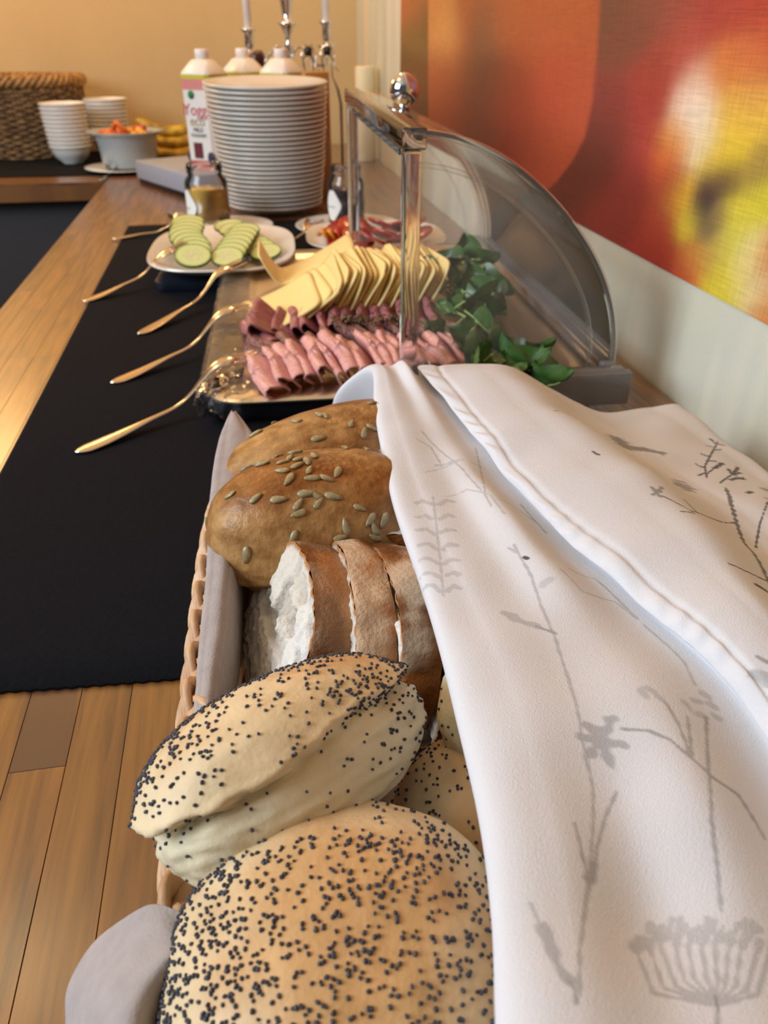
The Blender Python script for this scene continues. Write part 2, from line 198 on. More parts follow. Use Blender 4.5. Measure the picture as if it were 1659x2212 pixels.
PRINT=[[0.00023,0.35,[[0.1081,0.2759,0.1358],[0.1077,0.2507,0.1361],[0.1049,0.2301,0.1358],[0.1034,0.2123,0.1364],[0.0998,0.1908,0.1376],[0.0965,0.1737,0.138],[0.0928,0.1587,0.137],[0.0898,0.1427,0.135],[0.0849,0.1309,0.1342],[0.0794,0.1199,0.1341],[0.0723,0.1067,0.1348],[0.0655,0.0947,0.1363],[0.0611,0.0846,0.1369]]],[0.00183,0.3,[[0.0887,0.2296,0.1355],[0.0936,0.2237,0.1357],[0.0985,0.2189,0.1358]]],[0.00072,0.45,[[0.0985,0.2189,0.1358],[0.104,0.2134,0.1364]]],[0.00175,0.2,[[0.1092,0.2432,0.1366],[0.1143,0.2453,0.1377]]],[0.00073,0.3,[[0.1055,0.2752,0.1346],[0.1078,0.2701,0.1359]]],[0.00092,0.9,[[0.1092,0.2649,0.1366],[0.1098,0.2637,0.1368]]],[0.00181,0.38,[[0.0991,0.159,0.137],[0.0967,0.1648,0.1375]]],[0.00182,0.38,[[0.0991,0.159,0.137],[0.106,0.1658,0.1382]]],[0.00179,0.38,[[0.0991,0.159,0.137],[0.105,0.1557,0.1375]]],[0.00178,0.38,[[0.0991,0.159,0.137],[0.0988,0.1508,0.1361]]],[0.00178,0.38,[[0.0991,0.159,0.137],[0.0921,0.1532,0.1363]]],[0.0018,0.38,[[0.0991,0.159,0.137],[0.0923,0.1608,0.1372]]],[0.00025,0.45,[[0.1072,0.1613,0.1382],[0.1148,0.1583,0.1394],[0.1199,0.1533,0.1402],[0.1233,0.1457,0.1404],[0.127,0.1385,0.1394],[0.133,0.1335,0.1366],[0.1339,0.1251,0.1348],[0.1341,0.1203,0.1338]]],[0.0003,0.4,[[0.1264,0.1692,0.1391],[0.126,0.1586,0.1397],[0.1234,0.1465,0.1404]]],[0.0003,0.4,[[0.1314,0.1628,0.1384],[0.1264,0.1519,0.1399],[0.1233,0.1457,0.1404]]],[0.00027,0.42,[[0.1383,0.162,0.1363],[0.1274,0.1424,0.1395],[0.1185,0.1247,0.1387],[0.114,0.1133,0.1367],[0.1089,0.1014,0.135]]],[0.0016,0.25,[[0.1232,0.1763,0.139],[0.1248,0.1746,0.139]]],[0.00158,0.25,[[0.1248,0.1718,0.1391],[0.1256,0.17,0.1391]]],[0.00158,0.25,[[0.1202,0.1748,0.1392],[0.1209,0.1721,0.1393]]],[0.0016,0.25,[[0.139,0.1718,0.136],[0.1406,0.1711,0.1355]]],[0.00163,0.25,[[0.1448,0.1753,0.1344],[0.1462,0.1737,0.134]]],[0.0016,0.25,[[0.1451,0.1709,0.1343],[0.1458,0.1692,0.1341]]],[0.00158,0.25,[[0.134,0.1693,0.1374],[0.1349,0.1677,0.1372]]],[0.00158,0.25,[[0.1438,0.1663,0.1345],[0.1453,0.1648,0.134]]],[0.00156,0.25,[[0.1374,0.1654,0.1365],[0.1391,0.1639,0.136]]],[0.00062,0.5,[[0.1391,0.1639,0.136],[0.1383,0.1612,0.1363]]],[0.00026,0.3,[[0.1441,0.218,0.1315],[0.1467,0.2034,0.1325],[0.1476,0.1931,0.1332],[0.1444,0.1799,0.1344]]],[0.0003,0.3,[[0.1271,0.2564,0.1329],[0.138,0.2527,0.1284],[0.1403,0.2393,0.1297],[0.1432,0.2234,0.1311]]],[0.00024,0.25,[[0.1214,0.252,0.1365],[0.1251,0.2368,0.1354],[0.1388,0.2342,0.1306],[0.1433,0.2223,0.1312]]],[0.00032,0.4,[[0.0788,0.1305,0.1354],[0.0778,0.1238,0.1349],[0.0766,0.1168,0.1345],[0.076,0.1142,0.1344]]],[0.00027,0.4,[[0.0965,0.1405,0.1346],[0.09,0.1334,0.1338],[0.083,0.1236,0.1337],[0.0786,0.1158,0.1338]]],[0.00153,0.45,[[0.0798,0.1184,0.1338],[0.0768,0.114,0.1342]]],[0.00044,0.45,[[0.0768,0.114,0.1342],[0.0755,0.1115,0.1343]]],[0.0006,0.3,[[0.0577,0.1087,0.136],[0.0581,0.1037,0.1361]]],[0.00148,0.36,[[0.0586,0.1024,0.1362],[0.059,0.0926,0.1366],[0.06,0.0881,0.1368]]],[0.00033,0.45,[[0.06,0.0881,0.1368],[0.0607,0.0858,0.1369],[0.06,0.0834,0.1369]]],[0.0002,0.32,[[0.0948,0.0795,0.1341],[0.0808,0.0845,0.1339],[0.0819,0.0964,0.1324]]],[0.00089,0.28,[[0.0819,0.0964,0.1324],[0.0842,0.0988,0.1318]]],[0.0002,0.32,[[0.0948,0.0795,0.1341],[0.0842,0.0854,0.1334],[0.086,0.0967,0.1318]]],[0.0009,0.28,[[0.086,0.0967,0.1318],[0.0881,0.0986,0.1315]]],[0.0002,0.32,[[0.0948,0.0795,0.1341],[0.0875,0.0854,0.1333],[0.0892,0.0967,0.1317]]],[0.0009,0.28,[[0.0892,0.0967,0.1317],[0.0912,0.0981,0.1317]]],[0.0002,0.32,[[0.0948,0.0795,0.1341],[0.0902,0.0862,0.1333],[0.093,0.0957,0.1322]]],[0.0009,0.28,[[0.093,0.0957,0.1322],[0.0953,0.0978,0.1323]]],[0.0002,0.32,[[0.0948,0.0795,0.1341],[0.0928,0.0865,0.1335],[0.0961,0.0948,0.1328]]],[0.00089,0.28,[[0.0961,0.0948,0.1328],[0.0984,0.097,0.133]]],[0.0002,0.32,[[0.0948,0.0795,0.1341],[0.0961,0.0864,0.1337],[0.0992,0.0941,0.1335]]],[0.00089,0.28,[[0.0992,0.0941,0.1335],[0.1014,0.0957,0.1338]]],[0.0002,0.32,[[0.0948,0.0795,0.1341],[0.0982,0.085,0.134],[0.1025,0.0934,0.134]]],[0.00089,0.28,[[0.1025,0.0934,0.134],[0.1046,0.0951,0.1343]]],[0.0002,0.32,[[0.0948,0.0795,0.1341],[0.0995,0.0836,0.1341],[0.1055,0.0922,0.1344]]],[0.00089,0.28,[[0.1055,0.0922,0.1344],[0.1077,0.0938,0.1346]]],[0.0002,0.32,[[0.0948,0.0795,0.1341],[0.1018,0.0829,0.1342],[0.1087,0.0916,0.1345]]],[0.00089,0.28,[[0.1087,0.0916,0.1345],[0.1109,0.0932,0.1346]]],[0.0002,0.32,[[0.0948,0.0795,0.1341],[0.1039,0.0816,0.1342],[0.1126,0.0904,0.1343]]],[0.00089,0.28,[[0.1126,0.0904,0.1343],[0.1149,0.0925,0.1343]]],[0.0002,0.32,[[0.0948,0.0795,0.1341],[0.106,0.0803,0.1342],[0.1159,0.0897,0.1338]]],[0.00089,0.28,[[0.1159,0.0897,0.1338],[0.1183,0.0918,0.1337]]],[0.00085,0.26,[[0.0877,0.0999,0.1314],[0.0899,0.1026,0.1311]]],[0.00085,0.26,[[0.0889,0.0986,0.1315],[0.0912,0.1013,0.1313]]],[0.00085,0.26,[[0.0917,0.1,0.1315],[0.0929,0.1014,0.1315]]],[0.00085,0.26,[[0.0931,0.0989,0.1318],[0.0956,0.1024,0.1319]]],[0.00085,0.26,[[0.0942,0.0971,0.1322],[0.098,0.102,0.1325]]],[0.00085,0.26,[[0.0972,0.0987,0.1326],[0.0984,0.1002,0.1327]]],[0.00084,0.26,[[0.0986,0.0977,0.133],[0.0996,0.0985,0.1332]]],[0.00084,0.26,[[0.0987,0.0952,0.1333],[0.1014,0.0988,0.1336]]],[0.00084,0.26,[[0.1016,0.0963,0.1337],[0.1042,0.0999,0.1341]]],[0.00084,0.26,[[0.1034,0.0967,0.1341],[0.1057,0.0989,0.1344]]],[0.00084,0.26,[[0.1042,0.0938,0.1343],[0.1069,0.0973,0.1346]]],[0.00083,0.26,[[0.1062,0.0947,0.1345],[0.1082,0.0957,0.1347]]],[0.00084,0.26,[[0.1089,0.0952,0.1347],[0.1111,0.0968,0.1349]]],[0.00084,0.26,[[0.11,0.093,0.1346],[0.1139,0.0979,0.135]]],[0.00084,0.26,[[0.1117,0.0933,0.1346],[0.1153,0.0969,0.1348]]],[0.00084,0.26,[[0.1148,0.0949,0.1346],[0.1166,0.0952,0.1344]]],[0.00179,0.3,[[0.0817,0.0957,0.1325],[0.0864,0.098,0.1316],[0.0912,0.0981,0.1317]]],[0.0005,0.6,[[0.0953,0.0812,0.134],[0.0944,0.0784,0.1341]]],[0.00022,0.4,[[0.0946,0.079,0.1341],[0.0907,0.0725,0.1343]]],[0.00027,0.28,[[0.0836,0.3336,0.1307],[0.0788,0.3054,0.1317],[0.0733,0.2745,0.132],[0.0681,0.2472,0.1324]]],[0.00141,0.24,[[0.0811,0.3246,0.1312],[0.0777,0.3305,0.1306],[0.0733,0.3283,0.1302]]],[0.00153,0.24,[[0.0848,0.3251,0.131],[0.0905,0.3299,0.1301],[0.0923,0.3278,0.13]]],[0.00136,0.24,[[0.0787,0.3104,0.1315],[0.0751,0.3147,0.1309],[0.0712,0.3139,0.1304]]],[0.00148,0.24,[[0.0817,0.3095,0.1318],[0.0874,0.3143,0.1312],[0.0893,0.3121,0.131]]],[0.00132,0.24,[[0.0758,0.2961,0.1316],[0.0725,0.3018,0.131],[0.0686,0.301,0.1303]]],[0.00143,0.24,[[0.0794,0.297,0.1321],[0.0837,0.299,0.1321],[0.0863,0.2983,0.1319]]],[0.00128,0.24,[[0.0739,0.2835,0.1318],[0.0705,0.2889,0.1311],[0.0668,0.288,0.1302]]],[0.00139,0.24,[[0.0766,0.2831,0.1321],[0.0813,0.2868,0.1326],[0.0833,0.2848,0.1327]]],[0.00125,0.24,[[0.0719,0.2718,0.1319],[0.0686,0.2767,0.1311],[0.0652,0.2772,0.1298]]],[0.00134,0.24,[[0.0746,0.2714,0.1323],[0.0791,0.2736,0.1329],[0.0809,0.2718,0.1332]]],[0.00121,0.24,[[0.0698,0.2614,0.132],[0.0667,0.2656,0.131],[0.0637,0.2661,0.1293]]],[0.00131,0.24,[[0.0725,0.261,0.1325],[0.0766,0.263,0.1329],[0.0785,0.2602,0.1334]]],[0.00118,0.24,[[0.0676,0.2503,0.1321],[0.0649,0.2562,0.1306],[0.0623,0.2578,0.1279]]],[0.00127,0.24,[[0.0702,0.25,0.1327],[0.0744,0.2526,0.1332],[0.0764,0.2501,0.1336]]],[0.00026,0.3,[[0.0953,0.4146,0.1257],[0.1018,0.3834,0.127],[0.1069,0.3618,0.1297],[0.1084,0.3305,0.1332]]],[0.00025,0.3,[[0.1253,0.3989,0.1204],[0.1173,0.3599,0.1272],[0.1086,0.3239,0.1337],[0.1082,0.3121,0.1344]]],[0.00023,0.25,[[0.0899,0.3335,0.13],[0.1028,0.3377,0.1307],[0.111,0.3229,0.1341],[0.1116,0.3017,0.1358]]],[0.00026,0.25,[[0.0861,0.3619,0.1293],[0.1043,0.3706,0.1283],[0.1205,0.3706,0.1241]]],[0.00035,0.35,[[0.1295,0.327,0.1234],[0.1307,0.3129,0.1241],[0.1323,0.2974,0.1251]]],[0.00023,0.3,[[0.1147,0.3187,0.1336],[0.1269,0.3165,0.1254],[0.1313,0.3067,0.1245],[0.1313,0.3067,0.1245]]],[0.00027,0.3,[[0.0896,0.4033,0.1271],[0.0964,0.394,0.1264],[0.0971,0.3685,0.1277]]],[0.00052,0.3,[[0.0933,0.3703,0.1279],[0.1101,0.3728,0.1284]]],[0.00106,0.75,[[0.2693,0.3574,0.0979],[0.2539,0.3267,0.103],[0.2382,0.2949,0.1101],[0.2182,0.2567,0.1243],[0.2046,0.2256,0.1337]]],[0.00059,0.8,[[0.2466,0.3116,0.1056],[0.2221,0.2983,0.1203],[0.1995,0.2847,0.1356],[0.1913,0.2989,0.1375]]],[0.00057,0.8,[[0.205,0.2871,0.1325],[0.2074,0.3041,0.1305]]],[0.00055,0.8,[[0.1993,0.2821,0.1358],[0.1912,0.2806,0.1387]]],[0.00116,0.55,[[0.1904,0.308,0.1369],[0.1904,0.302,0.1374]]],[0.00115,0.55,[[0.1869,0.2999,0.138],[0.1904,0.302,0.1374]]],[0.00116,0.55,[[0.197,0.3096,0.1352],[0.1904,0.302,0.1374]]],[0.00114,0.55,[[0.1895,0.2978,0.1379],[0.1904,0.302,0.1374]]],[0.00634,0.5,[[0.2437,0.3631,0.1003],[0.2419,0.3581,0.1017]]],[0.00056,0.8,[[0.2815,0.3349,0.0994],[0.2585,0.3084,0.1051],[0.239,0.2829,0.1106]]],[0.00108,0.6,[[0.2865,0.3439,0.0967],[0.2864,0.3397,0.0973]]],[0.00049,0.85,[[0.1876,0.2344,0.1424],[0.194,0.2321,0.1398],[0.2054,0.232,0.1331]]],[0.00188,0.85,[[0.1934,0.2213,0.1404],[0.1963,0.2184,0.1388]]],[0.00696,0.62,[[0.2415,0.4444,0.0923],[0.2396,0.43,0.0945]]],[0.00594,0.62,[[0.2404,0.4275,0.0944],[0.2521,0.4294,0.0902]]],[0.00314,0.62,[[0.254,0.4303,0.0896],[0.2632,0.4212,0.0885]]],[0.00103,0.9,[[0.181,0.3577,0.1338],[0.1825,0.354,0.1339]]],[0.00044,0.9,[[0.1819,0.4211,0.1302],[0.1866,0.4245,0.1285]]],[0.00063,0.85,[[0.3339,0.4662,0.07],[0.3083,0.4331,0.0775],[0.284,0.4032,0.087],[0.2677,0.3754,0.0948]]],[0.00104,0.85,[[0.3298,0.4617,0.0706],[0.3308,0.4713,0.0699]]],[0.00101,0.85,[[0.322,0.4526,0.0721],[0.3171,0.4541,0.0732]]],[0.001,0.85,[[0.3145,0.4411,0.0751],[0.3254,0.4479,0.072]]],[0.00103,0.85,[[0.3309,0.4617,0.0705],[0.3339,0.4581,0.0705]]],[0.00095,0.85,[[0.2981,0.4212,0.0814],[0.2947,0.4264,0.0814]]],[0.00094,0.85,[[0.2927,0.4143,0.0835],[0.2997,0.4148,0.0819]]],[0.00091,0.85,[[0.2807,0.398,0.0885],[0.2793,0.4069,0.0873]]],[0.00087,0.85,[[0.2733,0.3858,0.092],[0.265,0.3798,0.0944]]],[0.0006,0.85,[[0.272,0.3825,0.0928],[0.289,0.4,0.0865]]],[0.00154,0.85,[[0.289,0.4,0.0865],[0.303,0.4123,0.0815]]],[0.00058,0.85,[[0.2712,0.3665,0.0959],[0.294,0.3875,0.0874]]],[0.00121,0.85,[[0.294,0.3875,0.0874],[0.3011,0.4022,0.0834]]],[0.00122,0.85,[[0.294,0.3875,0.0874],[0.3134,0.4095,0.0791]]],[0.00121,0.85,[[0.294,0.3875,0.0874],[0.3071,0.3972,0.0826]]],[0.00119,0.85,[[0.294,0.3875,0.0874],[0.2985,0.3813,0.0872]]],[0.00147,0.85,[[0.2839,0.375,0.0918],[0.3002,0.3839,0.0863]]],[0.00166,0.85,[[0.2797,0.3509,0.097],[0.2854,0.3553,0.095]]],[0.00346,0.5,[[0.3035,0.3667,0.0881],[0.3068,0.3667,0.087]]],[0.00073,0.5,[[0.1637,0.1774,0.146],[0.1655,0.1745,0.146]]],[0.00206,0.35,[[0.1594,0.1718,0.145],[0.1617,0.1676,0.1451]]]]
NAP1=[[[-0.0206,0.5308,0.094],[-0.0196,0.5209,0.098],[-0.019,0.5288,0.094]],[[-0.0291,0.4804,0.096],[-0.0181,0.4884,0.1],[-0.0055,0.4714,0.096]],[[-0.0329,0.4203,0.096],[-0.0216,0.417,0.1],[-0.0105,0.4282,0.096]],[[-0.0339,0.3712,0.094],[-0.0246,0.3681,0.098],[-0.0171,0.383,0.094]],[[-0.0349,0.333,0.09],[-0.0273,0.3282,0.094],[-0.0222,0.3433,0.09]],[[-0.0372,0.3031,0.084],[-0.03,0.297,0.088],[-0.0254,0.3028,0.084]],[[-0.0389,0.2759,0.079],[-0.0334,0.2691,0.083],[-0.0298,0.2758,0.079]],[[-0.0402,0.2509,0.075],[-0.0354,0.2449,0.079],[-0.0323,0.2551,0.075]],[[-0.0424,0.2258,0.072],[-0.0381,0.2216,0.076],[-0.034,0.2267,0.072]]]
NAP2=[[[-0.0806,0.1286,0.049],[-0.0825,0.1441,0.051],[-0.0821,0.1537,0.056],[-0.0719,0.1603,0.068],[-0.0554,0.1588,0.084],[-0.0463,0.156,0.089],[-0.0349,0.1481,0.09],[-0.0317,0.1454,0.086]],[[-0.0644,0.1125,0.076],[-0.0642,0.1251,0.08],[-0.063,0.1344,0.082],[-0.0569,0.141,0.086],[-0.0483,0.146,0.09],[-0.0419,0.1472,0.091],[-0.0342,0.1432,0.088],[-0.0311,0.1404,0.084]],[[-0.051,0.1058,0.084],[-0.0513,0.1157,0.088],[-0.0503,0.1239,0.091],[-0.0466,0.13,0.093],[-0.0413,0.1348,0.095],[-0.0375,0.1375,0.094],[-0.0324,0.136,0.09],[-0.03,0.1345,0.084]],[[-0.0429,0.11,0.064],[-0.0431,0.1188,0.066],[-0.0425,0.1269,0.068],[-0.0405,0.1337,0.07],[-0.0377,0.1398,0.071],[-0.035,0.1427,0.07],[-0.0325,0.1429,0.066],[-0.0302,0.1416,0.059]]]
MURAL=[[0,0.1947,0.0339,"c06a35"],[0,0.2105,0.0254,"b06a38"],[0,0.2111,-0.0009,"8a6a35"],[0,0.201,-0.0326,"6f4a25"],[0,0.2148,-0.042,"7a4524"],[0,0.2215,0.0124,"6b4b28"],[0,0.2211,-0.0706,"4f2a1a"],[0,0.196,-0.0655,"6a3a22"],[1,0.229,0.0255,"c98040"],[1,0.2403,0.008,"e0a058"],[1,0.239,-0.0282,"b86535"],[1,0.252,-0.0709,"8a3520"],[1,0.2692,0.0213,"a85528"],[1,0.289,0.0081,"7a5038"],[1,0.2901,-0.0472,"5f3826"],[1,0.3074,0.017,"b05a2d"],[1,0.3463,0.0126,"b2552c"],[1,0.3903,0.0172,"b5562c"],[1,0.4235,0.0218,"b0502b"],[1,0.3249,-0.0571,"8f3520"],[1,0.3816,-0.0479,"b5482e"],[1,0.418,-0.058,"b85034"],[1,0.3422,-0.1176,"7a2a1c"],[1,0.3916,-0.1291,"b04a2c"],[1,0.2819,-0.0961,"50281c"],[2,0.4341,0.0263,"6f3f30"],[2,0.4485,0.0083,"7a3f30"],[2,0.4773,0.0083,"7d4030"],[2,0.5153,0.0221,"95453a"],[2,0.5573,0.0177,"a83530"],[2,0.6026,0.027,"b03a30"],[2,0.6313,0.0318,"b53c2c"],[2,0.4639,-0.0836,"8a3530"],[2,0.4523,-0.125,"5f2a24"],[2,0.4394,-0.1627,"6a2a22"],[2,0.5019,-0.0588,"a83832"],[2,0.5118,-0.1102,"b04038"],[2,0.4922,-0.1753,"8a2e28"],[2,0.5549,-0.1657,"a8422e"],[2,0.5091,-0.0343,"a0382e"],[2,0.5432,-0.0247,"c05040"],[2,0.5632,-0.0594,"f0c8a8"],[2,0.569,-0.085,"fbeedc"],[2,0.5827,-0.1168,"f5e0b0"],[2,0.5943,-0.0347,"d87838"],[2,0.6164,-0.025,"d87040"],[2,0.6474,-0.0252,"c85a35"],[2,0.6044,-0.0751,"eab848"],[2,0.6412,-0.0704,"e8a850"],[2,0.6266,-0.1123,"f0c83a"],[2,0.6643,-0.1075,"efc045"],[2,0.5528,-0.111,"e8a040"],[2,0.5446,-0.1323,"cc5a2c"],[2,0.5738,-0.1776,"e0b032"],[2,0.5917,-0.2131,"e0c83a"],[2,0.6396,-0.1371,"e0c432"],[2,0.6088,-0.1447,"dcb838"],[2,0.609,-0.1672,"4a2e38"],[2,0.6051,-0.1842,"38283a"],[2,0.6079,-0.2018,"40303a"],[2,0.6265,-0.1631,"5a4038"],[2,0.6429,-0.1624,"7a6038"],[2,0.6203,-0.2201,"70604a"],[2,0.6305,-0.2479,"b89a50"],[2,0.6636,-0.1527,"a08040"],[2,0.6828,-0.138,"a08540"],[2,0.6554,-0.1974,"e0cc40"],[2,0.6865,-0.1866,"d8c838"],[2,0.6596,-0.2398,"d8cc50"],[2,0.6938,-0.2629,"f0dc90"],[2,0.7127,-0.3058,"f0e0a8"],[2,0.6743,-0.3105,"e0cc30"],[2,0.7213,-0.2672,"d07838"],[2,0.7389,-0.3339,"d88540"],[2,0.6097,-0.2626,"d8903a"],[2,0.6015,-0.2876,"c84030"],[2,0.6441,-0.2895,"dcc43c"],[2,0.5371,-0.2412,"a83028"],[2,0.4982,-0.21,"8c2c28"],[2,0.5681,-0.2609,"b03a2c"],[2,0.5534,-0.206,"b44a30"],[2,0.4655,-0.2089,"902c26"],[2,0.6311,-0.2085,"9a8048"]]
B1=[[0.2234, 0.034], [0.2252, -0.0235], [0.2273, -0.0902]]
B2=[[0.4243, 0.0527], [0.4253, 0.0352], [0.4291, -0.0149], [0.4314, -0.068], [0.4265, -0.1087], [0.4137, -0.1349], [0.3952, -0.1588], [0.3726, -0.1775]]
# ------------------------------------------------------------------ room shell
def wall_paint(name, c1, c2, bump):
    return mat(name, c1, .75, col2=c2, vscale=1.3, bump=bump, bscale=240)
m_back = wall_paint('warm_cream_plaster', 'ccb080', 'c0a272', .0006)
def m_right_build():
    m = bpy.data.materials.new('pale_streaked_wall'); m.use_nodes = True; N = m.node_tree.nodes; L = m.node_tree.links; b = N['Principled BSDF']
    tc = N.new('ShaderNodeTexCoord'); mp = N.new('ShaderNodeMapping'); mp.inputs['Scale'].default_value = (1, 5.5, .6); L.new(tc.outputs['Object'], mp.inputs[0])
    n = N.new('ShaderNodeTexNoise'); n.inputs['Scale'].default_value = 2.6; n.inputs['Detail'].default_value = 2; L.new(mp.outputs[0], n.inputs[0])
    r = N.new('ShaderNodeValToRGB'); e = r.color_ramp.elements; e[0].position = .36; e[0].color = (*lin('d2cfb8'), 1); e[1].position = .66; e[1].color = (*lin('e3dcc6'), 1)
    k = e.new(.5); k.color = (*lin('cfcfbd'), 1); L.new(n.outputs[0], r.inputs[0]); L.new(r.outputs[0], b.inputs['Base Color'])
    b.inputs['Roughness'].default_value = .42
    v = N.new('ShaderNodeTexNoise'); v.inputs['Scale'].default_value = 420; v.inputs['Detail'].default_value = 2; L.new(tc.outputs['Object'], v.inputs[0])
    bp = N.new('ShaderNodeBump'); bp.inputs['Distance'].default_value = .0003; L.new(v.outputs[0], bp.inputs['Height']); L.new(bp.outputs[0], b.inputs['Normal'])
    return m
m_right = m_right_build()
def slab(name, x0, x1, y0, y1, z0, z1, m, kind='structure', parent=None, b=0):
    o = MB().box(x0, x1, y0, y1, z0, z1, b).build(name, m, parent, smooth=False)
    if kind: tag(o, kind=kind)
    return o
slab('wall_back', -4, .60, 3.04, 3.14, -.9, 1.9, m_back)
XW = .433   # face of the picture on the right wall
slab('wall_right', XW+.002, .60, -1.6, 3.04, -.9, 1.9, m_right)
slab('trim_1', .415, XW+.002, 2.66, 2.74, .0, 1.9, mat('cream_pipe_paint', 'e8dcc0', .5))
slab('floor', -4, .6, -1.6, 3.14, -.93, -.9, mat('dark_grey_floor', '4a4644', .6, bump=.001, bscale=60))
slab('ceiling', -4, .6, -1.6, 3.14, 1.9, 1.95, mat('ceiling_white', 'e8e2d4', .9))

# mural panel (a printed photograph of peppers, flat print on a thin panel)
def mural():
    ny, nz = 520, 260
    t = np.linspace(0, 1, ny); Y = 2.249*(1-t)**1+(-.55)*t; Z = np.linspace(.12, 1.55, nz)
    # finer rows near the lower edge where the picture shows it
    Z = .120+(1.55-.120)*np.linspace(0, 1, nz)**1.5
    YY, ZZ = np.meshgrid(Y, Z); yc = np.maximum(YY.ravel(), .42); u = XW/yc; v = (ZZ.ravel()-.33)/yc; v = np.clip(v, -.7, .08+.0*v)
    S = [(r, a, b, lina(c)) for r, a, b, c in MURAL]
    B1a = np.array(B1); B2a = np.array(B2)
    bx1 = np.interp(-v, -B1a[:, 1], B1a[:, 0]); bx2 = np.interp(-v, -B2a[:, 1], B2a[:, 0])
    col = np.zeros((len(u), 3)); reg = np.where(u < bx1, 0, np.where(u < bx2, 1, 2))
    cols = []
    for R in (0, 1, 2):
        ss = [s for s in S if s[0] == R]; P = np.array([[s[1], s[2]] for s in ss]); C = np.array([s[3] for s in ss])
        d = (u[:, None]-P[None, :, 0])**2+((v[:, None]-P[None, :, 1])*.8)**2
        nn = np.sort(((P[:, None]-P[None])**2).sum(-1), 1)[:, 1]
        W = np.exp(-d/(nn[None]*.6+4e-5))/(nn[None]+5e-5)+1e-4/(d+1e-4)
        cols.append((W @ C)/W.sum(1)[:, None])
    m1 = sstep(u-bx1, -.0012, .0012)[:, None]; m2 = sstep(u-bx2, -.0035, .0035)[:, None]
    col = cols[0]*(1-m1)+cols[1]*m1; col = col*(1-m2)+cols[2]*m2
    V = np.stack([np.full(len(u), XW), YY.ravel(), ZZ.ravel()], 1)
    m = bpy.data.materials.new('printed_canvas'); m.use_nodes = True; N = m.node_tree.nodes; L = m.node_tree.links; b = N['Principled BSDF']
    a = N.new('ShaderNodeAttribute'); a.attribute_name = 'Col'; tc = N.new('ShaderNodeTexCoord')
    outs = []
    for sc in ((1, 30, 700), (1, 700, 30)):
        mp = N.new('ShaderNodeMapping'); mp.inputs['Scale'].default_value = sc; L.new(tc.outputs['Object'], mp.inputs[0])
        n = N.new('ShaderNodeTexNoise'); n.inputs['Scale'].default_value = 1; n.inputs['Detail'].default_value = 1; L.new(mp.outputs[0], n.inputs[0]); outs.append(n.outputs[0])
    ad = N.new('ShaderNodeMath'); ad.operation = 'ADD'; L.new(outs[0], ad.inputs[0]); L.new(outs[1], ad.inputs[1])
    mr = N.new('ShaderNodeMapRange'); mr.inputs[1].default_value = .6; mr.inputs[2].default_value = 1.4; mr.inputs[3].default_value = .74; mr.inputs[4].default_value = 1.06; L.new(ad.outputs[0], mr.inputs[0])
    mx = N.new('ShaderNodeMix'); mx.data_type = 'RGBA'; mx.blend_type = 'MULTIPLY'; mx.inputs[0].default_value = 1; L.new(a.outputs['Color'], mx.inputs[6]); L.new(mr.outputs[0], mx.inputs[7]); L.new(mx.outputs[2], b.inputs['Base Color'])
    b.inputs['Roughness'].default_value = .45
    bp = N.new('ShaderNodeBump'); bp.inputs['Distance'].default_value = .0002; L.new(ad.outputs[0], bp.inputs['Height']); L.new(bp.outputs[0], b.inputs['Normal'])
    t = empty('mural', (0, 0, 0)); tag(t, 'large printed canvas picture of red and yellow peppers on the right wall', 'picture')
    mk('print', V, gridf(nz, ny), m, t, colors=col)
    MB().box(XW+.0003, XW+.002, -.55, 2.249, .120, 1.55).build('backing_board', mat('panel_edge', 'c8bfa8', .6), t, smooth=False)
mural()

